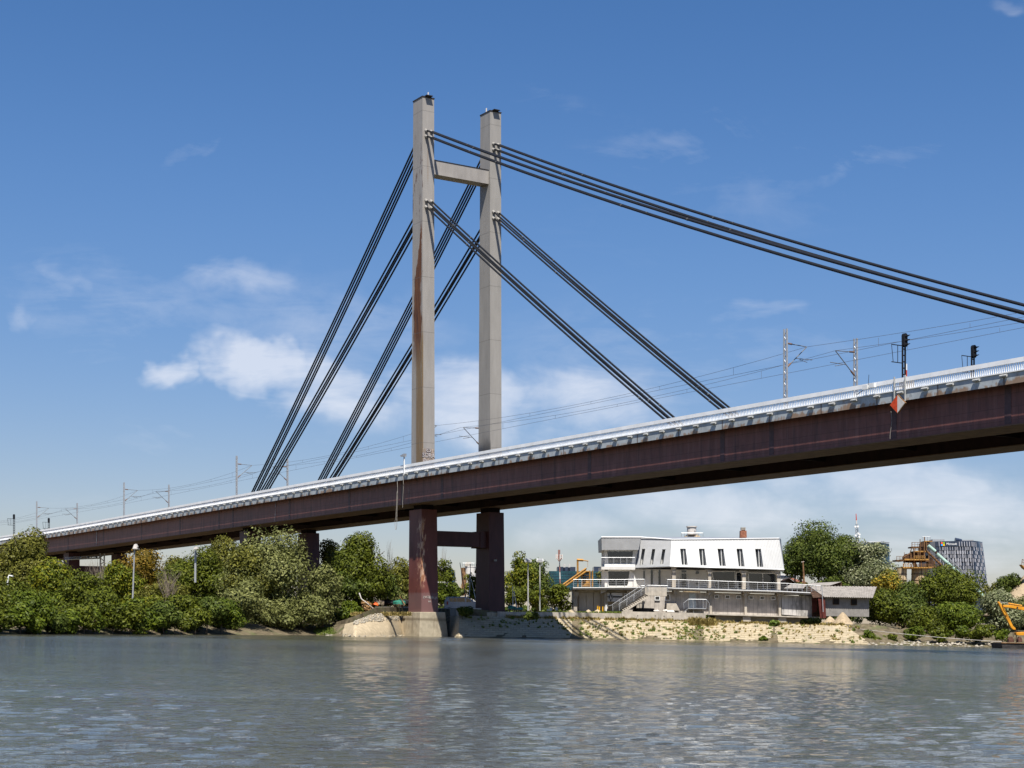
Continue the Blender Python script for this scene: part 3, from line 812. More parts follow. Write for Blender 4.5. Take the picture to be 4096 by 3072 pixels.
# ---------------------------------------------------------------- graffiti and lettering
def text_mesh(txt, size, extrude=.01, bold=0.0):
    cu = bpy.data.curves.new('t', 'FONT'); cu.body = txt; cu.size = size; cu.extrude = extrude; cu.offset = bold
    cu.align_x = 'CENTER'; cu.align_y = 'CENTER'; cu.resolution_u = 3
    ob = bpy.data.objects.new('t', cu); col.objects.link(ob)
    me = bpy.data.meshes.new_from_object(ob)
    bpy.data.objects.remove(ob); bpy.data.curves.remove(cu)
    return me
def put_text(name, txt, size, where, xdir, m, parent, bold=0.0, sx=1.0, tilt=0):
    me = text_mesh(txt, size, .01, bold); me.name = name; me.materials.append(m)
    x = Vector(xdir).normalized(); z = x.cross(Vector((0, 0, 1))); yv = Vector((0, 0, 1))
    rot = Matrix((x, yv, z)).transposed().to_4x4() @ Matrix.Rotation(tilt, 4, 'Z') @ Matrix.Diagonal((sx, 1, 1, 1))
    me.transform(Matrix.Translation(where - parent_loc(parent)) @ rot)
    o = bpy.data.objects.new(name, me); col.objects.link(o); o.parent = parent
    return o
P0 = pyl[0]
mb = MB(); mb.hexa([BP(.004, .04, 22.3), BP(.004, 1.80, 22.3), BP(.012, 1.80, 22.3), BP(.012, .04, 22.3), BP(.004, .04, 24.75), BP(.004, 1.80, 24.75), BP(.012, 1.80, 24.75), BP(.012, .04, 24.75)])
gp = mb.build('graffiti_panel', mat('graffiti_wash', (.33, .27, .22), .8, .2, 0, .35, 3.5), P0)
for txt, z, size, sx in (('O', 24.5, .62, 1.5), ('SORA', 23.85, .85, .86), ('IDOL', 22.95, .85, .86)):
    put_text('graffiti_lettering', txt, size, BP(.035, .9, z), CD, M['graf_dark'], P0, .055, sx)
    put_text('graffiti_lettering', txt, size, BP(.06, .9, z), CD, M['graf_fill'], P0, .012, sx)
put_text('graffiti_lettering', 'SERMI', 1.0, BP(-1.3, 10.46, 22.75), BD, M['graf_fill'], pyl[1], .05, .85)
put_text('graffiti_lettering', 'SERMI', 1.0, BP(-1.3, 10.43, 22.75), BD, M['graf_dark'], pyl[1], .01, .85)
for i, (txt, c0, z) in enumerate((('ZVEZDA', .75, 5.15), ('DIVLJA', 1.55, 5.05), ('ist', 1.0, 4.6))):
    put_text('graffiti_lettering', txt, .42, BP(.175, c0, z), CD, M['graf_fill'], br, 0, 1, .05)

# ---------------------------------------------------------------- overhead line masts, wires, signals
def mast(b, c, sgn, label):
    z0 = 21.2 + camber(b); a0 = BP(b, c, z0)
    t = thing('catenary_mast', a0, label, 'mast', 'overhead line masts on the bridge')
    mb = MB(); hgt = 8.7
    for db in (-.19, .19):
        mb.bbox(b + db - .05, b + db + .05, c - .09, c + .09, z0, z0 + hgt)
    zz = .3; k = 1
    while zz < hgt - .6:
        mb.bar(BP(b - .17 * k, c, z0 + zz), BP(b + .17 * k, c, z0 + zz + .55), .035); zz += .55; k = -k
    mb.build('lattice_post', M['steel'], t)
    tip = BP(b, c + sgn * 2.75, z0 + 7.25); root = BP(b, c + sgn * .12, z0 + 7.35); low = BP(b, c + sgn * .12, z0 + 5.0)
    mb = MB(); mb.tube([root, tip], .04, 6); mb.tube([low, tip], .045, 6)
    kn = low.lerp(tip, .45); end = BP(b, c + sgn * 3.45, z0 + 6.05)
    mb.tube([kn + Vector((0, 0, .0)), end], .035, 6); mb.tube([BP(b, c + sgn * 1.8, z0 + 5.95), BP(b, c + sgn * 2.8, z0 + 5.75)], .03, 5)
    mb.build('cantilever_arm', M['arm'], t)
    for q, e in ((root, tip), (low, tip)):
        d = (e - q).normalized(); mb = MB(); mb.tube([q + d * .1, q + d * .7], .09, 8); mb.build('insulator', M['insul'], t)
MB_B = [67.7, -3.6, -66, -123, -178]
nm = ['right of the pylons', 'arm peeping beside a pylon', 'just left of the back cables', 'left of the cables, middle pair', 'farthest left pair']
for b, w in zip(MB_B, nm):
    mast(b, 1.5, 1, 'near-side lattice mast with arm to the right, ' + w)
    mast(b, 10.8 if abs(b) > 5 else 11.2, -1, 'far-side lattice mast with arm to the left, ' + w)
def wires(c, zm, name, label):
    pts = []; spans = [150, 67.7, -3.6, -66, -123, -178, -235]
    for a, e in zip(spans, spans[1:]):
        for i in range(12):
            t_ = i / 12; b = a + (e - a) * t_
            sag = 1.05 * 4 * t_ * (1 - t_) if zm else 0
            pts.append(BP(b, c, (28.45 if zm else 27.15) - sag + camber(b)))
    mb = MB(); mb.tube(pts, .017, 5)
    t = mb.build(name, M['wire']); return tag(t, label, 'wire', 'overhead line wires')
for c, w in ((4.25, 'nearer'), (8.05, 'farther')):
    wires(c, 1, 'messenger_wire', 'thin sagging upper wire of the %s track above the bridge' % w)
    o = wires(c, 0, 'contact_wire', 'thin straight lower wire of the %s track above the bridge' % w)
    spans = [130, 67.7, -3.6, -66, -123, -178]
    for a, e in zip(spans, spans[1:]):
        for t_ in (.15, .32, .5, .68, .85):
            b = a + (e - a) * t_; mb = MB()
            mb.tube([BP(b, c, 27.16 + camber(b)), BP(b, c, 28.44 - 4.2 * t_ * (1 - t_) + camber(b))], .014, 4)
            mb.build('dropper', M['wire'], o)

def signal(b, c, top, face, label, striped):
    z0 = 21.2 + camber(b); a0 = BP(b, c, z0)
    t = thing('rail_signal', a0, label, 'signal', 'railway signals on the bridge')
    hgt = top - z0
    mb = MB()
    for dc in (-.16, .16): mb.bbox(b - .06, b + .06, c + dc - .05, c + dc + .05, z0, z0 + hgt - 1.0)
    zz = .4
    while zz < hgt - 1.2: mb.bbox(b - .05, b + .05, c - .11, c + .11, z0 + zz, z0 + zz + .09); zz += .55
    mb.build('post', M['black'], t)
    mb = MB(); hz = z0 + hgt
    poly = []
    for i in range(16):
        w = 2 * math.pi * i / 16
        poly.append(BP(b - .05 * face, c + .24 * math.cos(w), hz - .62 + (.36 if math.sin(w) > 0 else -.36) + .24 * math.sin(w)))
    mb.prism(poly, BD * (.28 * face)); hd = mb.build('signal_head', M['black'], t)
    for k in range(3):
        q = BP(b + .22 * face, c, hz - .3 - k * .37)
        mb = MB(); mb.tube([q, q + BD * (.5 * face) + Vector((0, 0, .05))], .12, 8, .02)
        mb.build('hood', M['black'], hd)
    mb = MB(); s_ = -1
    for z in (hgt - 1.1, hgt - 2.6):
        mb.bar(BP(b, c - .1, z0 + z), BP(b, c - 1.5, z0 + z), .04)
    mb.bar(BP(b, c - 1.5, z0 + hgt - 1.1), BP(b, c - 1.3, z0 + hgt - 2.6), .035); mb.bar(BP(b, c - .75, z0 + hgt - 1.1), BP(b, c - .75, z0 + hgt - 2.6), .03)
    mb.build('access_frame', M['black'], t)
    if striped:
        for k in range(5):
            mb = MB(); mb.bbox(b - .05, b + .05, c + .24, c + .36, z0 + .3 + k * .55, z0 + .85 + k * .55 - .003)
            mb.build('striped_board', M['red'] if k % 2 else M['white'], t)
        mb = MB(); mb.bbox(b + .1, b + .7, c - .75, c + .5, z0, z0 + 1.5); mb.build('cabinet', mat('cabinet_grey', (.38, .35, .31), .7), t)
signal(83.8, .3, 26.8, 1, 'tall black rail signal with red and white striped post beside grey cabinet', True)
signal(81.3, 12.0, 27.3, 1, 'black rail signal on far side of deck near right edge', False)
signal(-190, .3, 27.2, -1, 'dark rail signal at the far left end of the bridge deck, near side', False)
signal(-200, 12.0, 27.3, -1, 'dark rail signal at the far left end of the deck, second from left', False)

# diamond navigation board hung below the fascia
t = thing('navigation_sign', BP(86.4, -3.2, 19.2), 'diamond navigation board, left half red and right half white, hung under the railing', 'sign')
bc, cz = 86.4, 20.1
def dia(c0, th, b_sc):
    return [BP(bc - .82 * b_sc, c0, cz), BP(bc, c0, cz + .74 * b_sc), BP(bc + .82 * b_sc, c0, cz), BP(bc, c0, cz - .74 * b_sc)]
mb = MB(); mb.prism(dia(-3.25, .2, 1.1), CD * .12); mb.build('frame', M['rust'], t)
d = dia(-3.27, 0, 1.0)
mb = MB(); mb.prism([d[0], d[1], d[3]], CD * .015); mb.build('red_panel', M['signred'], t)
mb = MB(); mb.prism([d[1] + BD * .003, d[2], d[3] + BD * .003], CD * .015); mb.build('white_panel', M['signwhite'], t)
for db in (-.55, .65):
    mb = MB(); mb.bbox(bc + db, bc + db + .09, -3.13, -3.035, cz + .2, 22.45); mb.build('bracket', M['lampbox'], t)
mb = MB(); mb.bbox(bc - .46, bc + .65, -3.12, -3.05, 21.55, 21.62); mb.build('crossbar', M['steel'], t)
# floodlight pair on the railing
t = thing('floodlight', BP(83.0, -3.1, 21.4), 'pair of small white floodlights clamped on the railing left of diamond sign', 'floodlight')
mb = MB(); mb.bar(BP(81.6, -3.1, 21.5), BP(83.6, -3.3, 22.15), .035); mb.bar(BP(83.0, -3.2, 21.9), BP(83.1, -3.2, 23.0), .025); mb.build('bracket', M['black'], t)
for db in (0, .75):
    mb = MB(); mb.bbox(82.6 + db, 83.2 + db, -3.5, -3.2, 21.75 + db * .1, 22.1 + db * .1); mb.build('lamp_head', M['white'], t)
# little post lamp on the parapet by the near pylon
def wp(px, py, c):
    dd = 100.6 + c; X = (px - 2048) / F + .6448; Y = dd / (.8404 * X); b = (204 + .5419 * c - Y) / .8404
    return b, OZ(py, Y)
b_, z_ = wp(1618, 1840, -3.0)
t = thing('deck_lamp', BP(b_, -3.05, 21.3), 'small white lamp post on the parapet left of the near pylon', 'lamp')
mb = MB(); mb.bbox(b_ - .09, b_ + .09, -3.15, -3.03, 21.0, 23.4); mb.build('post', M['white'], t)
mb = MB(); mb.hexa([BP(b_ - .5, -3.3, 23.45), BP(b_ + .25, -3.3, 23.4), BP(b_ + .25, -2.9, 23.4), BP(b_ - .5, -2.9, 23.45), BP(b_ - .8, -3.3, 23.62), BP(b_ + .3, -3.3, 23.8), BP(b_ + .3, -2.9, 23.8), BP(b_ - .8, -2.9, 23.62)]); mb.build('lamp_head', M['steel'], t)
# ropes hanging from the deck edge
def hang(px, ys, label, loop=False, c=-3.1, m='rope', r_=.03):
    b, _ = wp(px, ys[0], c); dd = 100.6 + c; Y = 204 + .5419 * c - .8404 * b
    pts = []
    for i in range(11):
        t_ = i / 10; py = ys[0] + (ys[1] - ys[0]) * t_
        pts.append(BP(b + .1 * math.sin(t_ * 5), c, OZ(py, Y)))
    if loop:
        z0, z1 = OZ(ys[1], Y), OZ(ys[2], Y)
        for i in range(13):
            w = math.pi * i / 12; pts.append(BP(b + .1 * math.sin(5) - .28 + .28 * math.cos(w), c, z0 + (z1 - z0) * math.sin(w)))
        for i in range(8): pts.append(BP(b - .4 + .35 * i / 7, c, z0 + (OZ(ys[0] + 40, Y) - z0) * (i / 7)))
    mb = MB(); mb.tube(pts, r_, 5)
    tag(mb.build('hanging_rope', M[m]), label, 'rope', 'ropes hanging from the bridge')
hang(1588, (1925, 2080, 2118), 'long pale rope looped below the girder left of near pier', True)
hang(1611, (1895, 2030), 'short pale rope hanging beside the long looped rope')
hang(1633, (1950, 2022), 'thin dark cable dangling nearest to the near pier', False, -1.9, 'wire', .02)
hang(3562, (1645, 1755), 'thin white line dangling under the diamond sign', False, -2.9, 'rope', .02)
hang(1100, (2004, 2085), 'thin grey drain line down the girder below back cables', False, -1.75, 'steel', .03)
hang(389, (2120, 2181), 'pale drainpipe down the girder at far left', False, -1.75, 'steel', .06)

# ------------------------------------------------------------------ vegetation
def foliage(cx, cy, z0, rx, ry, h, n, leaf, seed, shape='round', clumps=40, droop=0.0):
    rs = np.random.RandomState(seed)
    K = clumps
    # boughs first, then leaf clumps gathered round each bough: an uneven outline with gaps
    ML = int(max(5, min(11, K // 5)))
    ld = rs.normal(size=(ML, 3)); ld[:, 2] = ld[:, 2] * .9 + .15; ld[:, 1] -= .25
    ld[0] = (.1, 0, 1); ld /= np.linalg.norm(ld, axis=1)[:, None]
    lr = rs.uniform(.48, .78, ML); lw = rs.uniform(.7, 1.3, ML)
    li = rs.randint(0, ML, K); li[:ML] = np.arange(ML)
    off = rs.normal(size=(K, 3)); off /= np.linalg.norm(off, axis=1)[:, None]
    d = ld[li] * lr[li][:, None] + off * (.36 * rs.rand(K) ** .5 * lw[li])[:, None]
    core = rs.rand(K) < .22
    d[core] = rs.normal(size=(int(core.sum()), 3)) * .3
    rad = np.ones(K)
    if shape == 'round': zc, hz = .52, .46
    elif shape == 'tall': zc, hz = .52, .48
    else: zc, hz = .45, .50
    c = d * rad[:, None]
    if shape == 'poplar':
        f = np.clip((c[:, 2] + 1) / 2, 0, 1); c[:, :2] *= (1.15 - .8 * f)[:, None]
    if shape == 'tall':
        f = np.clip((c[:, 2] + 1) / 2, 0, 1); c[:, :2] *= (.85 + .25 * np.sin(f * 3.1))[:, None]
    bump = np.ones(K)
    c *= bump[:, None]
    C = np.stack([cx + c[:, 0] * rx * .86, cy + c[:, 1] * ry * .86, z0 + h * (zc + c[:, 2] * hz * .86)], 1)
    cr = rs.uniform(.17, .33, K) * min(rx, h * .62) + .13
    per = rs.multinomial(n, (cr ** 2) / (cr ** 2).sum())
    ci = np.repeat(np.arange(K), per)
    dd = rs.normal(size=(n, 3)); dd[:, 2] += .12; dd /= np.linalg.norm(dd, axis=1)[:, None]
    rr = cr[ci] * (.62 + .42 * rs.rand(n) ** .6) * np.where(rs.rand(n) < .1, 1.25, 1)
    P = C[ci] + dd * rr[:, None] * np.array([1.1, 1.1, .85])
    if droop: P[:, 2] -= droop * rs.rand(n) * rr
    P[:, 2] = np.maximum(P[:, 2], z0 + .02 * h)
    nr = dd * 1.25 + rs.normal(size=(n, 3)) * .45 + np.array([0, -.05, .3]); nr /= np.linalg.norm(nr, axis=1)[:, None]
    a = np.cross(nr, rs.normal(size=(n, 3))); a /= np.linalg.norm(a, axis=1)[:, None]
    b = np.cross(nr, a)
    sz = leaf * rs.uniform(.6, 1.35, n)[:, None]
    fold = nr * sz * .18
    co = np.stack([P - a * sz, P - b * sz * .48 + fold, P + a * sz, P + b * sz * .48 + fold], 1).reshape(-1, 3)
    return co
def add_foliage(name, co, m, parent):
    co = co - np.array(parent_loc(parent))
    q = np.arange(len(co)).reshape(-1, 4)
    me = fast_mesh(name, co, q); me.materials.append(m)
    o = bpy.data.objects.new(name, me); col.objects.link(o)
    if parent: o.parent = parent
    return o
TREE_N = [0]
def plant(px, top, hw, Y, base, kind, label, name='tree', shape='round', group=None, dens=1.0, leaf=None, cat=None, droop=0, ratio=.85, lift=None):
    """px: centre column, top: highest row, hw: half width in px, base: ground row hidden or seen"""
    TREE_N[0] += 1; seed = TREE_N[0] * 13 + 5
    if px < 1300 and name != 'waterside_shrub': Y += min(0, Yw(px) - 11142 / (lerp(WL, px) - 2490)) * .8
    if px > 3000 and Y < 260 and name != 'waterside_shrub': Y = max(Yw(px) + 4, Yw(px) + (Y - 11142 / (lerp(WL, px) - 2490)) * .75)
    s_ = Y / F; x = W(px, (top + base) / 2, Y).x; zt = WZ(top, Y, px); zb = max(WZ(base, Y, px), .1); rx = hw * s_
    zg = zb if lift is None else lift
    h = zt - zb; rx *= 1.32
    t = thing(name, (x, Y, zg), label, cat or ('tree' if 'tree' in name or 'willow' in name or 'poplar' in name else 'shrub'), group)
    area = 4 * rx * h
    lf = leaf or (.115 + .0004 * Y)
    n = int(min(24000, max(500, dens * 1.0 * area / (lf * lf) * 3.4)))
    co = foliage(x, Y, zb - .02 * h, rx, rx * ratio, h * 1.07, n, lf, seed, shape, int(max(18, min(90, area * .9))), droop)
    add_foliage('crown' if cat != 'shrub' and 'shrub' not in name else 'foliage', co, L[kind], t)
    rs = random.Random(seed); mb = MB()
    tr = max(.05, .028 * h)
    mid = Vector((x + rs.uniform(-.1, .1) * rx, Y, zg + (zt - zg) * .45)); tipp = Vector((x + rs.uniform(-.2, .2) * rx, Y, zg + (zt - zg) * .9))
    mb.tube([Vector((x, Y, zg - .3)), mid, tipp], tr, 7, tr * .2)
    for i in range(6 if 'shrub' not in name else 4):
        w = rs.uniform(0, 6.28); f = rs.uniform(.2, .6)
        a = Vector((x, Y, zg)).lerp(mid, min(1, f * 1.7)); e = a + Vector((math.cos(w) * rx * .65, math.sin(w) * rx * .6, h * rs.uniform(.15, .35)))
        mb.tube([a, a.lerp(e, .5) + Vector((0, 0, .06 * h)), e], tr * .42, 5, tr * .1)
    mb.build('trunk' if 'shrub' not in name else 'stem', M['bark'], t)
    return t
GL = 'trees and bushes on the left bank'; GR = 'trees and bushes on the right bank'; GB = 'trees behind the bridge pier'
plant(85, 2128, 128, 266, 2480, 'olive', 'large grey-green tree overlapping the bridge deck at the left edge', group=GL, dens=1.1)
plant(215, 2235, 95, 258, 2460, 'yellow', 'yellow-green tree between the large left tree and the dark green one', group=GL)
plant(318, 2278, 102, 246, 2520, 'mid', 'rounded green tree in front, left of the grey bare twigs', group=GL, dens=1.15)
plant(478, 2248, 85, 262, 2480, 'yellow', 'yellow-green tree behind the tall floodlight pole', group=GL)
plant(585, 2190, 100, 300, 2480, 'orange', 'tall autumn-yellow tree rising under the girder right of floodlight pole', group=GL)
plant(690, 2215, 70, 296, 2480, 'olive', 'thin olive tree behind the dry twigs under the bridge', group=GL, dens=.7)
plant(800, 2206, 125, 258, 2500, 'mid', 'broad green tree just left of the big silver willow', group=GL)
plant(890, 2162, 110, 285, 2480, 'olive', 'olive tree behind, its top touching the girder left of the willow', group=GL)
plant(660, 2330, 100, 250, 2500, 'olive', 'dull green thicket around the dry twigs', group=GL)
plant(60, 2330, 120, 252, 2520, 'mid', 'leafy tree at the lower left edge beside the white lamp', group=GL)
plant(200, 2380, 110, 248, 2530, 'lush', 'spreading bright green tree in front of yellow-green one at left', group=GL)
plant(560, 2390, 110, 246, 2530, 'yellow', 'yellow-tinged bush below the tall floodlight pole', 'large_shrub', group=GL)
plant(840, 2380, 90, 248, 2530, 'dark', 'dark bush under the broad green tree beside the willow', 'large_shrub', group=GL)
plant(1110, 2112, 186, 230, 2536, 'silver', 'big silver-green willow left of the poplar, in front of the pier', 'willow_tree', group=GL, dens=1.25, droop=.5)
plant(965, 2330, 95, 225, 2538, 'silver', 'lower left lobe of silvery willow scrub hanging to the water', 'willow_shrub', group=GL)
plant(1195, 2360, 115, 222, 2534, 'silver', 'rounded silvery willow bush below the big willow, right side', 'willow_shrub', group=GL)
plant(1440, 2112, 118, 206, 2470, 'mid', 'tall green poplar just left of the near pier', 'poplar_tree', 'poplar', GL, 1.15)
plant(1370, 2290, 82, 204, 2470, 'dark', 'dark leafy tree at the foot of the poplar, left', group=GL)
plant(1520, 2290, 70, 208, 2445, 'dark', 'dark tree at the right foot of the poplar above the brown boat', group=GL)
plant(1290, 2250, 62, 216, 2500, 'silver', 'right shoulder of willow growth leaning over the bank before the pier', 'willow_tree', group=GL)
plant(1300, 2330, 70, 210, 2520, 'olive', 'dull green bush at the bank between willow and poplar', 'large_shrub', group=GL)
plant(980, 2190, 90, 232, 2500, 'olive', 'olive tree tucked in left of the big willow under the girder', group=GL)
plant(1335, 2150, 62, 262, 2470, 'olive', 'grey-green treetop peeping left of the poplar', group=GL)
plant(1595, 2236, 68, 285, 2450, 'olive', 'grey-green tree immediately left of the near pier, behind', group=GL)
plant(1560, 2355, 62, 262, 2440, 'silver', 'silvery bush behind the green boat, left of near pier', 'willow_shrub', group=GL)
plant(1395, 2408, 64, 201, 2505, 'lush', 'bright green bush left of the withered branches', 'large_shrub', group=GL)
ords = ['first', 'second', 'third', 'fourth', 'fifth', 'sixth', 'seventh', 'eighth', 'ninth', 'tenth', 'eleventh', 'twelfth', 'thirteenth', 'fourteenth', 'fifteenth', 'sixteenth']
rng = random.Random(21)
for i in range(15):
    px = 5 + i * 64 + rng.uniform(-12, 12)
    plant(px, rng.uniform(2385, 2445), rng.uniform(58, 78), Yw(px) + rng.uniform(-.2, .8), 2543, rng.choice(['lush', 'mid', 'mid', 'dark', 'lush']),
          'feathery green shrub, %s from the left along the left waterline' % ords[i], 'waterside_shrub', group='shrubs along the left waterline', droop=.4)
for i, (px, tp, kd, lb) in enumerate(((110, 2390, 'lush', 'taller light shrub behind the first waterline shrubs at far left'), (400, 2385, 'mid', 'green shrub behind the row below the grey thicket'), (520, 2420, 'lush', 'light green shrub at the foot of the floodlight pole'), (720, 2380, 'mid', 'green shrub behind the row below the dry leafless twigs'), (880, 2440, 'dark', 'dark low shrub at the water in the willow shade'), (250, 2430, 'mid', 'green shrub behind the row under the yellow-green tree'))):
    plant(px, tp - 15, 92, Yw(px) + 5.5, 2530, kd, lb, 'waterside_shrub', group=GL)
plant(1090, 2400, 110, 224, 2538, 'silver', 'silvery hanging bush at the middle foot of the big willow', 'willow_shrub', group=GL, droop=.4)
plant(1010, 2440, 75, 221, 2540, 'dark', 'dark bush at the waterline below the willow, left', 'waterside_shrub', group=GL)
plant(1160, 2455, 70, 219, 2538, 'olive', 'dull bush at the waterline below the willow, right', 'waterside_shrub', group=GL)
plant(940, 2470, 60, 228, 2538, 'mid', 'dark little shrub at the water under the willow', 'waterside_shrub', group=GL)
plant(1290, 2450, 50, 222, 2520, 'olive', 'small dull shrub between the willow and the sandy spit', 'waterside_shrub', group=GL)
# behind the pier
plant(1768, 2235, 44, 290, 2420, 'mid', 'small tree between the pier legs, left of the blue building', group=GB)
plant(1793, 2310, 34, 330, 2420, 'yellow', 'round bush before the blue building between the pier legs', 'large_shrub', group=GB)
plant(1785, 2338, 55, 250, 2440, 'lush', 'bright green bush behind the van', 'large_shrub', group=GB)
plant(1825, 2330, 24, 280, 2425, 'dark', 'small dark tree left of the white silo', group=GB)
plant(1915, 2250, 42, 236, 2445, 'yellow', 'young poplar partly covering the white silo, beside far leg', 'poplar_tree', 'tall', GB, .6)
plant(2072, 2215, 55, 262, 2430, 'yellow', 'light green slender tree just right of the far pier leg', group=GB, shape='tall')
plant(2135, 2225, 62, 285, 2420, 'dark', 'dark willow behind the two lamp posts', group=GB)
plant(2075, 2345, 62, 240, 2440, 'mid', 'green bush right of far pier leg behind the masts of the boats', 'large_shrub', group=GB)
plant(2150, 2365, 55, 244, 2440, 'yellow', 'yellow-green bush between the two lamp posts', 'large_shrub', group=GB)
plant(2232, 2338, 62, 226, 2445, 'mid', 'bushy green shrub left of the white boathouse terrace', 'large_shrub', group=GB)
plant(2405, 2285, 26, 250, 2360, 'olive', 'thin grey-green tree behind terrace railing of the boathouse', group=GB, dens=.4)
# right bank
plant(3275, 2080, 142, 248, 2380, 'dark', 'tall dark tree right of the white boathouse', group=GR, dens=1.2)
plant(3375, 2118, 62, 250, 2330, 'dark', 'right bough mass of the tall dark tree beside the white poplar', group=GR)
plant(3205, 2150, 62, 249, 2330, 'dark', 'left bough mass of the tall dark tree near the boathouse', group=GR)
plant(3180, 2210, 50, 250, 2330, 'dark', 'low left bough mass of dark foliage next to boathouse roof edge', group=GR, dens=.8)
plant(3480, 2172, 128, 240, 2400, 'white', 'white-leaved poplar between dark tree and rusty silos', 'poplar_tree', group=GR, dens=1.2)
plant(3330, 2310, 70, 238, 2400, 'dark', 'dark green tree behind the grey shed roof', group=GR)
plant(3200, 2330, 38, 270, 2390, 'olive', 'small bush beside red tiled roof', 'large_shrub', group=GR)
plant(3560, 2288, 62, 196, 2440, 'flower', 'bush with yellow blossom left of the silos', 'large_shrub', group=GR)
plant(3520, 2355, 95, 160, 2520, 'mid', 'leafy green bush right of the grey block shed', 'large_shrub', group=GR)
plant(3620, 2375, 115, 156, 2540, 'dark', 'dark green bush in the middle of the right bank', 'large_shrub', group=GR)
plant(3640, 2330, 70, 185, 2480, 'dark', 'dark bush below the rusty silos', 'large_shrub', group=GR)
plant(3790, 2262, 122, 172, 2500, 'mid', 'large green tree crossed by the turquoise pipe', group=GR, dens=1.15)
plant(3720, 2420, 105, 140, 2550, 'mid', 'green bush near the water below pipe, left', 'large_shrub', group=GR)
plant(3840, 2405, 115, 138, 2555, 'lush', 'fresh green bush below the large tree', 'large_shrub', group=GR)
plant(3990, 2358, 95, 146, 2560, 'white', 'grey willow behind the yellow excavator arm', 'willow_tree', group=GR, dens=1.1)
plant(4110, 2375, 85, 150, 2560, 'silver', 'silvery willow at the right edge under the gravel heap', 'willow_tree', group=GR)
plant(4200, 2380, 85, 150, 2560, 'dark', 'dark bush beyond the right edge of excavator barge', 'large_shrub', group=GR)
plant(4035, 2290, 46, 300, 2420, 'dark', 'distant dark tree left of the gravel heap', group=GR)
plant(3975, 2335, 60, 330, 2420, 'olive', 'low distant tree below the glass office block', group=GR)
plant(3870, 2330, 60, 330, 2420, 'olive', 'distant tree half hidden by pipe and large tree', group=GR)
for i, (px, tp, hw) in enumerate(((3660, 2512, 38), (3760, 2505, 52), (3850, 2510, 40), (3925, 2500, 55), (4010, 2520, 40), (3560, 2540, 30), (3470, 2520, 24), (3500, 2552, 20))):
    plant(px, tp, hw, Yw(px) + 2.8, 2574, ['lush', 'mid'][i % 2], 'low green shrub on the stony shore at right, %s one listed along the waterline' % ords[i] if False else
          ['small low shrub on the stones below the dark bush', 'wide low shrub at water right of the stony patch', 'low shrub between two wider ones on right shore', 'wide leafy shrub at the water left of the barge', 'low shrub right beside the barge', 'tiny shrub on rubble near the paved slope end', 'small weed shrub at top corner of paved slope', 'small tuft shrub at lower corner of paved slope'][i],
          'waterside_shrub', group=GR)
plant(3095, 2480, 22, Ytop(3095) - .6, 2508, 'weed', 'young shrub growing on the paved slope below boathouse', 'waterside_shrub', dens=.6, group='shrubs on the paved slope')
plant(3056, 2548, 17, Yw(3056) + .9, 2573, 'lush', 'small green shrub at the waterline of the paved slope', 'waterside_shrub', group='shrubs on the paved slope')
plant(1850, 2422, 44, 205, 2472, 'dark', 'dark bush in the bridge shadow in front of the van', 'large_shrub', dens=.8, group=GB)
plant(2118, 2450, 32, 186, 2490, 'dark', 'dark shaded shrub below the wall right of the far leg', 'waterside_shrub', group=GB)
plant(3240, 2475, 40, 150, 2500, 'olive', 'grey-green shrub at the foot of the red shed', 'waterside_shrub', group=GR)
plant(3385, 2440, 30, 165, 2490, 'weed', 'tall reeds beside the sand heap at the shed', 'reed_shrub', 'tall', GR, .7)
# bare twig trees
def bare(px, top, base, Y, spread, n, label, m='twig', th=.05):
    Y = Y + (min(0, Yw(px) - 11142 / (lerp(WL, px) - 2490)) * .8 if px < 1300 else 0); x = WX(px, Y); zb = WZ(base, Y, px); zt = WZ(top, Y, px); rs = random.Random(px)
    t = thing('bare_tree', (x, Y, zb), label, 'tree', 'leafless trees')
    tr = MB(); tr.tube([Vector((x, Y, zb)), Vector((x, Y, zb + (zt - zb) * .5))], th * 2, 6, th); tr.build('trunk', M[m], t)
    mb = MB()
    for i in range(n):
        f = rs.uniform(.1, .55); a = Vector((x, Y, zb + (zt - zb) * f)); e = Vector((x + rs.uniform(-1, 1) * spread * Y / F, Y + rs.uniform(-1, 1), zb + (zt - zb) * rs.uniform(.6, 1)))
        md = a.lerp(e, .5) + Vector((rs.uniform(-.3, .3), 0, .2)); mb.tube([a, md, e], th * .6, 4, th * .2)
        for k in range(2):
            e2 = e + Vector((rs.uniform(-.6, .6), 0, rs.uniform(.1, .8))); mb.tube([md, e2], th * .35, 4, th * .12)
    mb.build('branches', M[m], t)
bare(378, 2240, 2480, 252, 40, 34, 'grey leafless thicket under the girder at left')
bare(672, 2270, 2480, 243, 45, 34, 'dry leafless twigs among green bushes left of the willow')
bare(1760, 2185, 2420, 290, 26, 12, 'dead branches rising beside the near pier leg, right side', 'twig', .06)
bare(1548, 2165, 2420, 250, 22, 10, 'dead twigs poking above the poplar toward the near pier', 'twig', .05)
# withered cut branch
t = thing('withered_branch', W(1480, 2465, 201), 'heap of withered brown branches leaning beside the low wall', 'branch')
co = foliage(WX(1475, 201), 201, WZ(2468, 201, 1475), 1.0, .9, 3.0, 1300, .16, 77, 'poplar', 14, .6)
co[:, 0] += (WZ(2440, 201, 1475) - co[:, 2]) * .45
add_foliage('leaves', co, L['dead'], t)
mb = MB(); mb.tube([W(1437, 2372, 200.3), W(1445, 2395, 200.2), W(1465, 2410, 200.2), W(1500, 2440, 200.6)], .09, 6, .04); mb.build('stem', M['signwhite'], t)

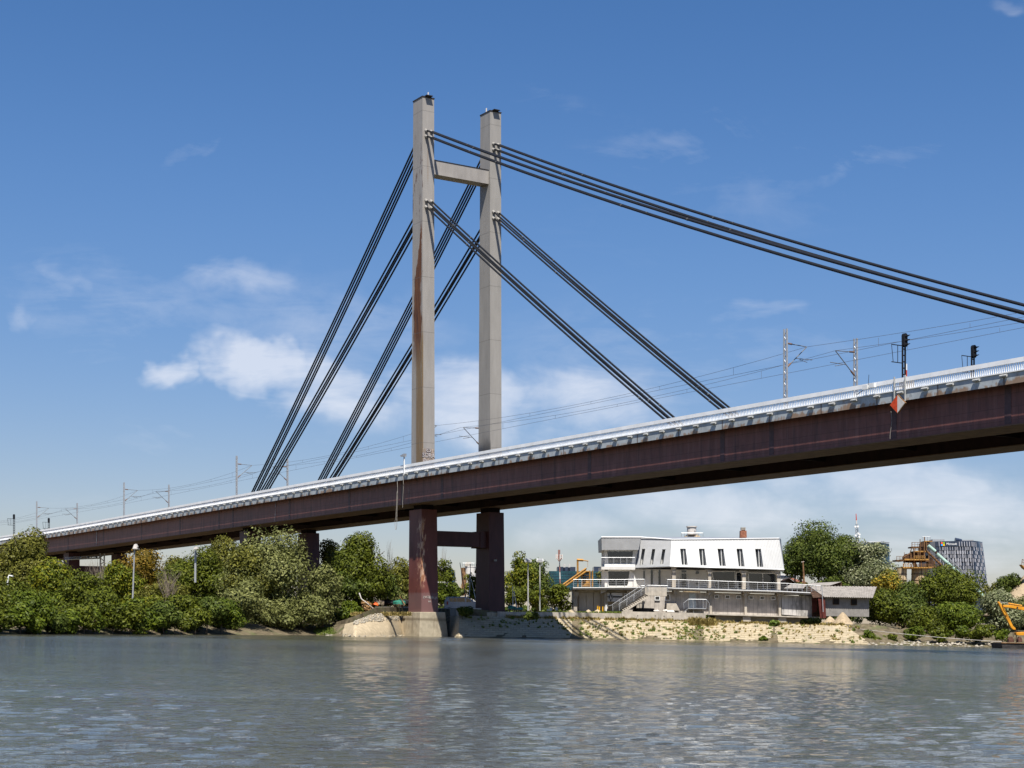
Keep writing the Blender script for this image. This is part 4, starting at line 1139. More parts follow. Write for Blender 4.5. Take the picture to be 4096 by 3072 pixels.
# weeds and dry grass on slope and wall foot
def tufts(name, spots, m, label, hgt, seed):
    rs = np.random.RandomState(seed); vs = []
    for (p, s_) in spots:
        n = rs.randint(9, 18)
        for i in range(n):
            w = rs.rand() * 6.28; ln = hgt * s_ * rs.uniform(.5, 1.1); o = np.array(p) + np.array([rs.normal() * .12 * s_, rs.normal() * .08, -.03])
            d = np.array([math.cos(w) * .5, math.sin(w) * .4, 1.0]); sd = np.array([-math.sin(w), math.cos(w), 0]) * .045 * (1 + s_ * .4)
            vs += [o - sd, o + sd, o + d * ln * .6 + sd * .9, o + d * ln]
    co = np.array(vs); o = add_foliage(name, co, m, None)
    return tag(o, label, 'weeds', kind='stuff')
rng = random.Random(9); sp = []
def slope_pt(px, f):
    y0, y1 = Yw(px), Ytop(px); y = y0 + (y1 - y0) * f
    return Vector((WX(px, y), y, lerp(TOPZ, px) * f))
for i in range(250):
    px = rng.choice([rng.uniform(2250, 3460), rng.uniform(2700, 2900), rng.uniform(2300, 2800)])
    f = round(rng.uniform(.6, NC - .3)) / NC
    sp.append((slope_pt(px, f), rng.uniform(.35, 1.1) * (1.5 if rng.random() < .12 else 1)))
tufts('weeds', sp, L['weed'], 'green weeds sprouting from joints of the paved slope', .36, 3)
sp = []
for i in range(480):
    px = rng.uniform(2020, 3380); sp.append((slope_pt(px, rng.uniform(.95, 1.0)) + Vector((0, rng.uniform(0, .25), 0)), rng.uniform(.3, 1.0)))
for i in range(260):
    sp.append((slope_pt(rng.uniform(2260, 3440), rng.uniform(.2, .98)), rng.uniform(.25, .7)))
for i in range(160):
    px = rng.uniform(2760, 2860) ; sp.append((slope_pt(px, rng.uniform(.8, 1.0)), rng.uniform(.8, 1.7)))
for i in range(260):
    px = rng.uniform(1410, 1640); Y = Ytop(1500) + 2.2 + rng.uniform(0, 1.2); sp.append((W(px, 2462, Y), rng.uniform(.5, 1.1)))
tufts('dry_grass', sp, L['dry'], 'strip of dry grass along the foot of the quay wall', .55, 4)
sp = []
for i in range(70):
    px = rng.uniform(1860, 2250); sp.append((slope_pt(px, rng.uniform(.45, 1)), rng.uniform(.3, .8)))
for i in range(500):
    px = rng.uniform(2180, 2500); Y = Ytop(px) + rng.uniform(.8, 6); sp.append((Vector((WX(px, Y), Y, lerp(PLZ, px))), rng.uniform(.25, .6)))
for i in range(300):
    px = rng.uniform(1260, 1350); Y = Yw(px) + rng.uniform(.3, 5); sp.append((Vector((WX(px, Y), Y, (Y - Yw(px)) / 6 * lerp(TOPZ, px) * .9)), rng.uniform(.3, .8)))
tufts('grass', sp, L['weed'], 'green grass on the bank and in front of the boathouse doors', .5, 6)
# far wood closing the horizon
co = []
rs = np.random.RandomState(31)
for i in range(150):
    px = -400 + i * 33 + rs.uniform(-15, 15)
    Y = 440 + rs.uniform(-40, 60); top = rs.uniform(2405, 2440)
    if 1700 < px < 2600: top = rs.uniform(2412, 2440)
    zb = 3.4; h = WZ(top, Y, px) - zb
    co.append(foliage(WX(px, Y), Y, zb, 3.2, 3, h, 420, .42, 500 + i, 'round', 12))
tag(add_foliage('distant_wood', np.concatenate(co), L['dark'], None), 'dark belt of far trees along the horizon', 'wood', kind='stuff')

# ------------------------------------------------------------------ white boathouse
KD = 1.09
def z4(u, v): return (2200 + u / 2.765, 2000 + v / 2.765)
def z5(u, v): return (2700 + u / 2.765, 2000 + v / 2.765)
def z6(u, v): return (3100 + u / 2.552, 1950 + v / 2.552)
def z7(u, v): return (3500 + u / 2.371, 1950 + v / 2.371)
def z3(u, v): return (1500 + u / 2.37, 1900 + v / 2.37)
def zp(u, v): return (1700 + u / 5.927, 2200 + v / 5.927)
def zs(u, v): return (3540 + u / 6.913, 2120 + v / 6.913)
def zx(u, v): return (3900 + u / 3.949, 2200 + v / 3.949)
YB = 205.0
bh = thing('boathouse', W(2760, 2465, YB), 'white corrugated two-storey boathouse with slanted upper walls and long balcony on the quay', 'building')
def slab(name, pts, Y, depth, m, parent, bevel=0):
    mb = MB(); mb.face(pts, Y, depth); return mb.build(name, m, parent, bevel=bevel)
def window(Z, u0, v0, u1, v1, Y, parent, fr=3, name='window', m='glass', mull=False):
    """white frame with a pane set back in it"""
    mb = MB(); f = fr
    for a in ((u0, v0, u1, v0 + f), (u0, v1 - f, u1, v1), (u0, v0 + f, u0 + f, v1 - f), (u1 - f, v0 + f, u1, v1 - f)):
        mb.face([Z(a[0], a[1]), Z(a[2], a[1]), Z(a[2], a[3]), Z(a[0], a[3])], Y - .08, .16)
    if mull: mb.face([Z((u0 + u1) / 2 - 2, v0 + f), Z((u0 + u1) / 2 + 2, v0 + f), Z((u0 + u1) / 2 + 2, v1 - f), Z((u0 + u1) / 2 - 2, v1 - f)], Y - .07, .13)
    w = mb.build(name, M['white'], parent)
    slab('pane', [Z(u0 + f * .6, v0 + f * .6), Z(u1 - f * .6, v0 + f * .6), Z(u1 - f * .6, v1 - f * .6), Z(u0 + f * .6, v1 - f * .6)], Y - .02, .05, M[m], w)
    return w
# core and floors
slab('wall', [z4(850, 1000), z5(1175, 1045), z5(1178, 1290), z5(340, 1262), z4(850, 1245)], 204.65, 9, M['wallconc'], bh)
slab('wall', [z5(1181, 1050), z5(1512, 1068), z5(1512, 1292), z5(1181, 1266)], 204.3, 8, mat('pale_boards', (.52, .50, .475), .85, .2, 0, .1, 1.2, .2, (1, 1, 1), boards), bh)
slab('wall', [z4(890, 762), z5(1168, 785), z5(1170, 1008), z4(890, 975)], 207.2, 8, M['white_wall'], bh)
slab('wall', [z4(262, 1000), z4(850, 1000), z4(850, 1238), z4(262, 1232)], 205.9, 8, M['concrete'], bh)
for u in (322, 402, 484, 566):
    slab('shutter_door', [z4(u, 1022), z4(u + 76 if u < 560 else u + 44, 1022), z4(u + 76 if u < 560 else u + 44, 1229), z4(u, 1228)], 205.6, .29, mat('shutter_grey', (.50, .455, .40), .7, .3, 0, .06, .8) if u == 322 else bpy.data.materials['shutter_grey'], bh)
slab('lintel', [z4(262, 994), z4(850, 994), z4(850, 1020), z4(262, 1020)], 205.2, 1.2, M['concrete'], bh)
slab('pillar', [z4(262, 1014), z4(318, 1014), z4(318, 1050), z4(300, 1065), z4(300, 1230), z4(262, 1230)], 204.4, .8, M['concrete'], bh)
slab('pillar', [z4(602, 1020), z4(640, 1020), z4(640, 1200), z4(602, 1226)], 204.4, .8, M['concrete'], bh)
# balcony slabs, consoles
sl = slab('balcony_slab', [z4(255, 968), z4(1052, 966), z4(1052, 992), z4(255, 993)], 203.2, 8, M['concrete'], bh)
slab('edge_pipe', [z4(255, 966), z4(1052, 962), z4(1052, 970), z4(255, 974)], 203.0, .18, M['white'], bh)
slab('balcony_slab', [z4(1290, 974), z5(0, 980), z5(1170, 1014), z5(1618, 1036), z5(1618, 1056), z5(1170, 1030), z5(0, 997), z4(1290, 996)], 203.2, 4.5, M['concrete'], bh)
slab('edge_pipe', [z4(1290, 966), z5(0, 972), z5(1170, 1006), z5(1618, 1028), z5(1618, 1036), z5(1170, 1014), z5(0, 980), z4(1290, 974)], 203.0, .18, M['white'], bh)
for Z, u, v in ((z5, 375, 1009), (z5, 765, 1020), (z5, 1140, 1032), (z4, 1372, 997), (z4, 562, 995)):
    slab('console', [Z(u, v), Z(u + 66, v + 2), Z(u + 66, v + 12), Z(u + 10, v + 40), Z(u, v + 40)], 203.6, 3.0, M['concrete'], bh)
for u, v0 in ((382, 1050), (768, 1055), (1146, 1068)):
    slab('buttress', [z5(u, v0), z5(u + 34, v0), z5(u + 28, v0 + 40), z5(u + 28, 1262 + u * .02), z5(u + 2, 1262 + u * .02)], 204.2, .447, M['concrete'], bh)
slab('buttress', [z4(1292, 1143), z4(1396, 1143), z4(1437, 1222), z4(1288, 1222)], 203.7, .9, M['concrete'], bh)
slab('buttress', [z4(962, 1125), z4(1050, 1120), z4(1050, 1140), z4(1000, 1232), z4(955, 1232)], 203.8, .8, M['concrete'], bh)
# lower windows and doors
for u0, v0, u1, v1 in ((433, 1047, 487, 1089), (555, 1050, 608, 1092), (678, 1054, 733, 1095), (814, 1057, 868, 1099), (938, 1061, 991, 1103), (1060, 1065, 1112, 1106)):
    window(z5, u0, v0, u1, v1, 204.55, bh, 7)
for u0, v0, u1, v1 in ((1158, 1062, 1217, 1111), (1270, 1037, 1330, 1113), (818, 1034, 886, 1102)):
    window(z4, u0, v0, u1, v1, 204.55, bh, 8)
dr = slab('door', [z5(158, 1030), z5(228, 1032), z5(228, 1192), z5(158, 1192)], 204.55, .09, mat('pale_door', (.46, .49, .48), .5), bh)
slab('handle', [z5(216, 1110), z5(222, 1110), z5(222, 1116), z5(216, 1116)], 204.47, .07, M['black'], dr)
slab('door', [z4(915, 1150), z4(962, 1132), z4(962, 1230), z4(915, 1230)], 204.55, .09, M['dark'], bh)
# base ledge on its footings
slab('base_ledge', [z5(335, 1256), z5(1595, 1293), z5(1595, 1307), z5(335, 1269)], 203.4, 2.9, M['concrete'], bh)
slab('foundation', [z5(445, 1273), z5(1520, 1306), z5(1500, 1375), z5(445, 1350)], 204.9, 6, M['concrete'], bh)
for u in (750, 1145): slab('foundation', [z5(u, 1288 + (u - 750) * .03), z5(u + 88, 1290 + (u - 750) * .03), z5(u + 88, 1370), z5(u, 1370)], 203.7, 1.28, M['concrete'], bh)
# middle floor glazing
for u0, v0, u1, v1 in ((1028, 776, 1054, 892), (1110, 770, 1142, 955), (1196, 766, 1228, 953)): window(z4, u0, v0, u1, v1, 207.1, bh, 3)
d2 = window(z4, 1448, 770, 1516, 965, 207.1, bh, 5, 'glazed_door'); slab('transom', [z4(1450, 803), z4(1514, 803), z4(1514, 811), z4(1450, 811)], 206.98, .1, M['white'], d2)
for u0, v0, u1, v1 in ((225, 783, 270, 822), (226, 906, 264, 942)): window(z5, u0, v0, u1, v1, 207.1, bh, 3)
def glazing(pts, Y, parent, frame_pts=None):
    w = slab('picture_window', pts, Y, .1, M['glass'], parent)
    n = len(pts)
    for i in range(n):
        a, b = pts[i], pts[(i + 1) % n]; mb = MB(); mb.bar(W(*a, Y - .05), W(*b, Y - .05), .07); mb.build('frame', M['white'], w)
    return w
w1 = glazing([z5(406, 790), z5(664, 788), z5(668, 978), z5(446, 976)], 206.9, bh)
w2 = glazing([z5(678, 795), z5(738, 797), z5(738, 982), z5(678, 980)], 206.85, bh)
w3 = glazing([z5(810, 803), z5(1122, 812), z5(1122, 996), z5(818, 988)], 206.9, bh)
mb = MB(); mb.bar(W(*z5(968, 806), 206.8), W(*z5(976, 990), 206.8), .06); mb.build('mullion', M['white'], w3)
# pillars with flared heads
for u0, u1, h0, h1, v0, v1 in ((368, 400, 343, 416, 768, 972), (745, 783, 718, 797, 778, 986), (1130, 1166, 1070, 1168, 786, 992)):
    slab('pillar', [z5(h0, v0), z5(h1, v0 + 2), z5(u1, v0 + 48), z5(u1, v1), z5(u0, v1), z5(u0, v0 + 48)], 204.3, .8, M['concrete'], bh)
slab('pillar', [z4(1345, 742), z4(1400, 742), z4(1390, 790), z4(1392, 965), z4(1352, 965), z4(1350, 790)], 204.3, .8, M['concrete'], bh)
# projecting left bay
slab('bay_wall', [z4(600, 768), z4(640, 768), z4(645, 962), z4(606, 962)], 205.6, 8, M['white_wall'], bh)
glazing([z4(638, 782), z4(888, 782), z4(858, 956), z4(644, 956)], 205.8, bh)
slab('bay_wall', [z4(890, 775), z4(932, 822), z4(970, 960), z4(858, 960)], 205.5, 1.5, M['white_wall'], bh)
slab('bay_wall', [z4(606, 766), z4(935, 766), z4(935, 782), z4(606, 782)], 205.6, 8, M['white_wall'], bh)
slab('bay_wall', [z4(604, 552), z4(634, 552), z4(636, 712), z4(608, 712)], 206.4, 8, M['white_wall'], bh)
glazing([z4(630, 560), z4(924, 560), z4(906, 704), z4(633, 704)], 206.7, bh)
slab('bay_wall', [z4(924, 552), z4(975, 552), z4(938, 716), z4(904, 712)], 206.4, 2, M['white_wall'], bh)
slab('bay_floor', [z4(568, 738), z4(944, 738), z4(940, 770), z4(568, 768)], 204.6, 8, M['white_wall'], bh)
slab('bay_floor', [z4(604, 710), z4(940, 712), z4(940, 737), z4(604, 737)], 206.2, 6, M['white'], bh)
# corrugated cladding: real ribs, real openings
def cladding(name, tl, tr, br_, bl, Yt, Yb, wins, m, rib_px, deep, Yl=None):
    """tl.. in photo px; Yt / Yb: (left, right) distances at the top and bottom edge"""
    def P(fx, fy, dy=0):
        tx = tl[0] + (tr[0] - tl[0]) * fx; ty = tl[1] + (tr[1] - tl[1]) * fx
        bx = bl[0] + (br_[0] - bl[0]) * fx; by = bl[1] + (br_[1] - bl[1]) * fx
        px = tx + (bx - tx) * fy; py = ty + (by - ty) * fy
        y0 = Yt[0] + (Yt[1] - Yt[0]) * fx; y1 = Yb[0] + (Yb[1] - Yb[0]) * fx
        return W(px, py, y0 + (y1 - y0) * fy + dy)
    def inv(px, py):
        by_ = ((bl[1] + br_[1]) / 2); ty_ = ((tl[1] + tr[1]) / 2)
        fy = (py - ty_) / (by_ - ty_); fx = .5
        for _ in range(6):
            l = tl[0] + (bl[0] - tl[0]) * fy; r = tr[0] + (br_[0] - tr[0]) * fy; fx = (px - l) / (r - l)
            t_ = tl[1] + (tr[1] - tl[1]) * fx; b_ = bl[1] + (br_[1] - bl[1]) * fx; fy = (py - t_) / (b_ - t_)
        return fx, fy
    W_ = [[inv(*q) for q in w] for w in wins]
    f0 = min(min(a[1] for a in w) for w in W_); f1 = max(max(a[1] for a in w) for w in W_)
    mb = MB()
    mb.quad(P(0, 0), P(1, 0), P(1, f0), P(0, f0)); mb.quad(P(0, f1), P(1, f1), P(1, 1), P(0, 1))
    xl = [0, 0]
    for w in W_:
        mb.quad(P(xl[0], f0), P(w[0][0], f0), P(w[3][0], f1), P(xl[1], f1)); xl = [w[1][0], w[2][0]]
    mb.quad(P(xl[0], f0), P(1, f0), P(1, f1), P(xl[1], f1))
    wid = abs(tr[0] - tl[0]); nr = int(wid / rib_px)
    for i in range(nr + 1):
        fx = i / nr; hw = .16 / nr
        if fx + hw > 1: fx = 1 - hw
        if fx - hw < 0: fx = hw
        spans = [(0, f0), (f0, f1), (f1, 1)]
        for a, b in spans:
            if (a, b) == (f0, f1) and any(min(w[0][0], w[3][0]) - hw < fx < max(w[1][0], w[2][0]) + hw for w in W_): continue
            mb.hexa([P(fx - hw, b), P(fx + hw, b), P(fx + hw, b, -.07), P(fx - hw, b, -.07), P(fx - hw, a), P(fx + hw, a), P(fx + hw, a, -.07), P(fx - hw, a, -.07)])
    o = mb.build(name, m, bh, fix=False)
    bm = bmesh.new(); bm.from_mesh(o.data); bmesh.ops.recalc_face_normals(bm, faces=bm.faces); bm.to_mesh(o.data); bm.free()
    for w in W_:
        c = [P(w[0][0], f0), P(w[1][0], f0), P(w[2][0], f1), P(w[3][0], f1)]
        Yw_ = max(q.y for q in c) + deep
        bk = [Vector((q.x, Yw_, q.z)) for q in c]
        mb = MB()
        for i in range(4):
            j = (i + 1) % 4; mb.quad(c[i], c[j], bk[j], bk[i])
        n = mb.build('window', M['clad_grey'], bh)
        mb = MB(); mb.prism([q + Vector((0, -.02, 0)) for q in bk], Vector((0, .05, 0))); mb.build('pane', M['glass'], n)
        mb = MB()
        for i in range(4): mb.bar(bk[i] - Vector((0, .05, 0)), bk[(i + 1) % 4] - Vector((0, .05, 0)), .06)
        mid0 = bk[0].lerp(bk[1], .62); mid1 = bk[3].lerp(bk[2], .62); mb.bar(mid0 - Vector((0, .05, 0)), mid1 - Vector((0, .05, 0)), .07)
        mb.build('frame', M['white'], n)
    return P
mw = [[z4(1440, 530), z4(1502, 531), z4(1524, 702), z4(1455, 700)]]
for a in ((55, 530, 120, 143, 703, 72), (262, 538, 328, 352, 708, 283), (470, 546, 538, 563, 716, 492), (680, 553, 746, 769, 724, 702), (886, 561, 950, 974, 731, 906)):
    mw.append([z5(a[0], a[1]), z5(a[2], a[1] + 1), z5(a[3], a[4]), z5(a[5], a[4] - 1)])
mw = [[z5(a[0], 540), z5(a[2], 540), z5(a[3], 715), z5(a[5], 715)] for a in ((55, 0, 118, 141, 0, 75), (262, 0, 326, 350, 0, 283), (470, 0, 536, 561, 0, 494), (680, 0, 744, 768, 0, 704), (886, 0, 950, 974, 0, 908))]
cladding('mansard_front', z4(1345, 438), z5(1152, 425), z5(1207, 766), z4(1326, 728), (205.9, 205.9), (203.9, 203.9), mw, M['clad'], 6.0, .25)
lw = [[z4(1018, 545), z4(1053, 545), z4(1028, 708), z4(994, 708)], [z4(1130, 545), z4(1164, 545), z4(1140, 708), z4(1105, 708)], [z4(1243, 545), z4(1277, 545), z4(1253, 708), z4(1218, 708)]]
cladding('mansard_side', z4(1008, 417), z4(1344.5, 438), z4(1325.5, 728), z4(938, 744), (208.2, 205.9), (206.2, 203.9), lw, M['clad_grey'], 4.0, .9)
mb = MB(); mb.face([z4(568, 415), z4(1006, 417), z4(980, 552), z4(574, 552)], 205.2, 9)
nrib = 26
for i in range(nrib):
    u = 570 + 430 * i / nrib
    mb.face([z4(u + 3, 418), z4(u + 10, 418), z4(u + 10 - (i / nrib) * 20, 551), z4(u + 3 - (i / nrib) * 20, 551)], 205.12, .079)
mb.build('bay_fascia', M['clad_grey'], bh)
# roof
mb = MB()
A, B, C, D_ = W(*z4(1345, 436), 205.85), W(*z5(1154, 423), 205.85), W(*z5(1040, 411), 211), W(*z4(1030, 405), 211)
mb.poly([A, B, C + Vector((2, 0, 0)), D_]); E_ = W(*z4(1006, 413), 208.2); mb.poly([A, D_, E_])
mb.poly([D_, C + Vector((2, 0, 0)), W(*z5(1154, 423), 216), W(*z4(1000, 420), 216)])
mb.poly([E_, D_, W(*z4(1000, 420), 216), W(*z4(570, 420), 216), W(*z4(568, 410), 205.2), W(*z4(1006, 413), 205.25)])
rf = mb.build('roof', M['clad'], bh)
mb = MB(); mb.bar(W(*z4(568, 411), 205.15), W(*z4(1008, 412), 205.2), .1); mb.bar(W(*z4(1008, 412), 207.9), W(*z4(1345, 436), 205.8), .1); mb.bar(W(*z4(1345, 436), 205.75), W(*z5(1154, 423), 205.75), .07); mb.build('ridge_trim', M['white'], rf)
slab('chimney', [z5(725, 338), z5(792, 338), z5(794, 416), z5(723, 416)], 208, 1.0, M['brick'], rf)
for v in (303, 313, 323): slab('chimney_cap', [z5(732, v), z5(783, v), z5(783, v + 6), z5(732, v + 6)], 208.1, .8, M['concrete'], rf)
slab('chimney_cap', [z5(740, 309), z5(776, 309), z5(776, 338), z5(740, 338)], 208.25, .5, M['concrete'], rf)
mb = MB(); mb.poly([W(*z5(1152, 425), 205.9), W(*z5(1172, 428), 215), W(*z5(1209, 770), 215), W(*z5(1207, 766), 203.9)]); mb.poly([W(*z5(1172, 428), 215), W(*z4(570, 420), 215), W(*z4(570, 770), 215), W(*z5(1209, 770), 215)]); mb.build('end_wall', M['clad_grey'], bh)
mb = MB(); mb.poly([W(*z5(1207, 766), 203.9), W(*z4(1326, 729), 203.9), W(*z4(938, 745), 206.2), W(*z4(600, 760), 213), W(*z5(1190, 790), 213)]); mb.build('soffit', M['clad_grey'], bh, fix=False)
mb = MB(); mb.tube([W(*z4(940, 748), 206.0), W(*z4(1327, 733), 203.75), W(*z5(0, 735), 203.75), W(*z5(420, 748), 203.75), W(*z5(800, 757), 203.75), W(*z5(1208, 770), 203.75)], .12, 8); mb.build('gutter', M['steel'], bh)
# railings
def railing(pts_top, pts_bot, Y, parent, name='railing', wires_n=4, rail_r=.04):
    rl = MB(); rl.tube([W(*p, Y) for p in pts_top], rail_r, 6); o = rl.build(name, M['steel'], parent)
    for a, b in zip(pts_top, pts_bot):
        mb = MB(); mb.bar(W(*a, Y), W(*b, Y), .04); mb.build('railing_post', M['steel'], o)
    if wires_n:
        mb = MB()
        for k in range(1, wires_n + 1):
            f = k / (wires_n + 1); mb.tube([W(a[0] + (b[0] - a[0]) * f, a[1] + (b[1] - a[1]) * f, Y) for a, b in zip(pts_top, pts_bot)], .009, 4)
        mb.build('railing_cable', M['steel'], o)
    return o
railing([z4(u, 880 - (u > 900) * 3) for u in (258, 350, 448, 548, 635, 730, 822, 918, 1045)], [z4(u + 2, 985) for u in (258, 350, 448, 548, 635, 730, 822, 918, 1045)], 203.1, bh)
def tb(u5): return 880 + max(0, u5) * .034 + max(0, u5 - 1240) * .035, 990 + max(0, u5) * .031 + max(0, u5 - 1240) * .012
us = [-85, 40, 150, 262, 372, 478, 588, 695, 805, 912, 1020, 1130, 1240, 1295, 1350, 1405, 1455, 1510, 1560, 1612]
railing([z5(u, tb(u)[0]) for u in us], [z5(u + 2, tb(u)[1]) for u in us], 203.1, bh)
railing([z4(u, 636) for u in (568, 640, 705, 780, 850, 940)], [z4(u, 712 if u > 600 else 725) for u in (568, 640, 705, 780, 850, 940)], 204.7, bh, 'railing', 4)
# outside stair
slab('stair_landing', [z4(1050, 962), z4(1292, 966), z4(1292, 1064), z4(1088, 1058), z4(1050, 1040)], 200.6, 2.4, M['concrete'], bh)
mb = MB()
for i in range(14):
    f = i / 14; x0 = 1085 + (795 - 1085) * f; y0 = 1040 + (1222 - 1040) * f; x1 = 1085 + (795 - 1085) * (i + 1) / 14
    mb.face([z4(x1, y0), z4(x0 + 2, y0), z4(x0 + 2 + 22, y0 + 20), z4(x1 + 22, y0 + 20)], 200.7, 1.8)
mb.build('stair_flight', M['concrete'], bh)
slab('stringer', [z4(1088, 1058), z4(1105, 1064), z4(835, 1236), z4(800, 1236)], 200.6, 2.0, M['concrete'], bh)
for du, dv, Y in ((0, 0, 202.5), (72, -5, 200.6)):
    tp = [(690 + du, 1156 + dv), (770 + du, 1103 + dv), (850 + du, 1051 + dv), (930 + du, 998 + dv), (1008 + du, 948 + dv), (1046 + du + (254 - 72 if du else 0), 948 + dv + (5 if du else 0))]
    railing([z4(*q) for q in tp], [z4(q[0] + 6, q[1] + 72) for q in tp], Y, bh, 'stair_railing', 5)
railing([z5(95, 1140), z5(150, 1097), z5(198, 1098), z5(310, 1099), z5(348, 1100), z5(380, 1146)], [z5(100, 1205), z5(152, 1235), z5(206, 1250), z5(312, 1200), z5(344, 1200), z5(374, 1262)], 202.6, bh, 'stair_railing', 0)
slab('stair_landing', [z5(150, 1194), z5(345, 1196), z5(345, 1206), z5(150, 1204)], 202.4, 3.8, M['steel'], bh)
mb = MB()
for i in range(6):
    f = i / 6; mb.face([z5(150 - 55 * f - 9, 1198 + 44 * f), z5(150 - 55 * f, 1198 + 44 * f), z5(150 - 55 * f, 1204 + 44 * f), z5(150 - 55 * f - 9, 1204 + 44 * f)], 202.5, 1.5)
mb.build('stair_flight', M['steel'], bh)
# club signboard
sg = thing('signboard', W(*z4(720, 1075), 204.1), 'white signboard with black cross band and sailing boat emblem under the terrace beside stairs', 'sign')
slab('board', [z4(636, 1027), z4(802, 1029), z4(802, 1124), z4(636, 1122)], 204.1, .06, M['signwhite'], sg)
slab('band', [z4(637, 1062), z4(801, 1064), z4(801, 1080), z4(637, 1078)], 204.08, .018, M['sign_dark'], sg)
slab('band', [z4(664, 1028), z4(678, 1028), z4(678, 1061), z4(664, 1061)], 204.08, .018, M['sign_dark'], sg)
slab('band', [z4(664, 1080), z4(678, 1080), z4(678, 1121), z4(664, 1121)], 204.08, .018, M['sign_dark'], sg)
def disc(u, v, rx, ry): return [z4(u + rx * math.cos(i * math.pi / 12), v + ry * math.sin(i * math.pi / 12)) for i in range(24)]
em = slab('emblem', disc(671, 1076, 26, 31), 204.05, .025, M['sign_dark'], sg)
slab('emblem_ring', disc(671, 1076, 23, 28), 204.035, .012, M['signwhite'], em)
slab('emblem_field', disc(671, 1076, 20, 25), 204.02, .012, M['sign_dark'], em)
slab('sail', [z4(668, 1056), z4(671, 1056), z4(684, 1086), z4(662, 1088)], 204.0, .015, M['signwhite'], em)
slab('hull', [z4(658, 1090), z4(686, 1088), z4(681, 1095), z4(662, 1095)], 204.0, .015, M['signwhite'], em)

# ------------------------------------------------------------------ quay walls
KD = 1.0
def qwall(name, p0, p1, top, bot, dy, thick, label, holes=(), m='concrete'):
    mb = MB(); n = max(2, int((p1 - p0) / 25)); k = 4
    for i in range(n + 1):
        px = p0 + (p1 - p0) * i / n; Y = Ytop(px) + dy
        a, b = W(px, lerp(top, px), Y), W(px, lerp(bot, px), Y); b.z -= .3
        mb.v += [b, a, a + Vector((0, thick, 0)), b + Vector((0, thick, 0))]
    for i in range(n):
        for j in range(4):
            q = i * 4 + j; w = i * 4 + (j + 1) % 4; mb.f.append((q, w, w + 4, q + 4))
    mb.f.append((0, 1, 2, 3)); mb.f.append((n * 4 + 3, n * 4 + 2, n * 4 + 1, n * 4))
    t = thing(name, W((p0 + p1) / 2, lerp(bot, (p0 + p1) / 2), Ytop((p0 + p1) / 2) + dy), label, 'wall', 'low concrete quay walls')
    mb.build('wall_panel', M[m], t)
    for px, py in holes:
        Y = Ytop(px) + dy; q = W(px, py, Y); mb = MB(); mb.tube([q - Vector((0, .02, 0)), q + Vector((0, .1, 0))], .07, 10); mb.build('drain_hole', M['dark'], t)
qwall('quay_wall', 1500, 1634, [(1500, 2427), (1634, 2426)], [(1500, 2452), (1634, 2452)], 3.0, .5, 'short pale concrete wall left of near pier with covered boats above')
qwall('quay_wall', 1750, 1925, [(1750, 2432), (1925, 2433)], [(1750, 2462), (1925, 2462)], .9, .4, 'shaded concrete wall between the two pier legs in front of van')
qwall('quay_wall', 1990, 2486, [(1990, 2446), (2300, 2449.5), (2486, 2454)], [(1990, 2469), (2486, 2480)], .3, .4, 'weathered long low wall right of far leg below the shutter doors')
qwall('quay_wall', 2487, 2823, [(2487, 2445), (2823, 2453)], [(2487, 2476), (2823, 2490)], .2, .5, 'taller pale wall with round drain holes below the boathouse', [(2551, 2463), (2621, 2463.5), (2656, 2465), (2690, 2465.5), (2756, 2467), (2787, 2467.5)])

# ------------------------------------------------------------------ small things on the quay
KD = 1.09
def heap(px, top, base, hw, Y, m, label, name='sand_heap', grp=None, seed=1):
    c = W(px, base, Y); h = WZ(top, Y * KD, px) - c.z; r_ = hw * Y * KD / F; rs = random.Random(seed)
    mb = MB(); n = 28
    prof = [(1.0, -.1), (.82, .12), (.62, .36), (.42, .62), (.22, .86), (.06, 1.0)]
    for f, z in prof:
        for j in range(n):
            w = 6.283 * j / n; k = f * (1 + .07 * math.sin(3 * w + seed) + rs.uniform(-.03, .03))
            mb.v.append(c + Vector((math.cos(w) * r_ * k, math.sin(w) * r_ * k, h * z + rs.uniform(-.02, .02) * h)))
    for i in range(len(prof) - 1):
        for j in range(n):
            a = i * n + j; b = i * n + (j + 1) % n; mb.f.append((a, b, b + n, a + n))
    mb.f.append(tuple((len(prof) - 1) * n + j for j in range(n)))
    return tag(mb.build(name, M[m], smooth=True), label, 'heap', grp)
for u, w, v, lb in ((245, 74, 1208, 'flat sand heap at left end of the shutter doors'), (425, 52, 1212, 'middle small sand heap before the shutter doors'), (525, 58, 1211, 'right small sand heap beside the yellow posts')):
    q = z4(u, v); heap(q[0], q[1], z4(u, 1243)[1], w / 2.765, 200, 'sand', lb, grp='sand heaps by the doors', seed=u)
q = z6(690, 1275); heap(q[0], q[1], z6(690, 1385)[1], 44, 196, 'gravel', 'tall sand heap at the corner of the grey block shed', seed=7)
q = z6(560, 1315); heap(q[0], q[1], z6(560, 1370)[1], 28, 198, 'gravel', 'low sand heap beside the red shed door', seed=8)
for u, v0, v1, lb in ((527, 1172, 1222, 'leftmost'), (547, 1180, 1226, 'middle'), (583, 1179, 1244, 'rightmost')):
    mb = MB(); a, b = z4(u, v0), z4(u, v1); mb.tube([W(*b, 201), W(*a, 201)], .09, 8); mb.tube([W(*a, 201), W(a[0], a[1] - 1, 201)], .11, 8)
    tag(mb.build('yellow_post', M['yellow']), lb + ' of three yellow bollard posts near the terrace pillar', 'bollard', 'yellow bollards')
mb = MB(); c = W(*z4(620, 1228), 200); mb.tube([c, W(*z4(620, 1160), 200)], .12, 8); t = thing('chain_post', c, 'white post with a sagging chain left of the outside stair', 'post'); mb.build('post', M['white'], t)
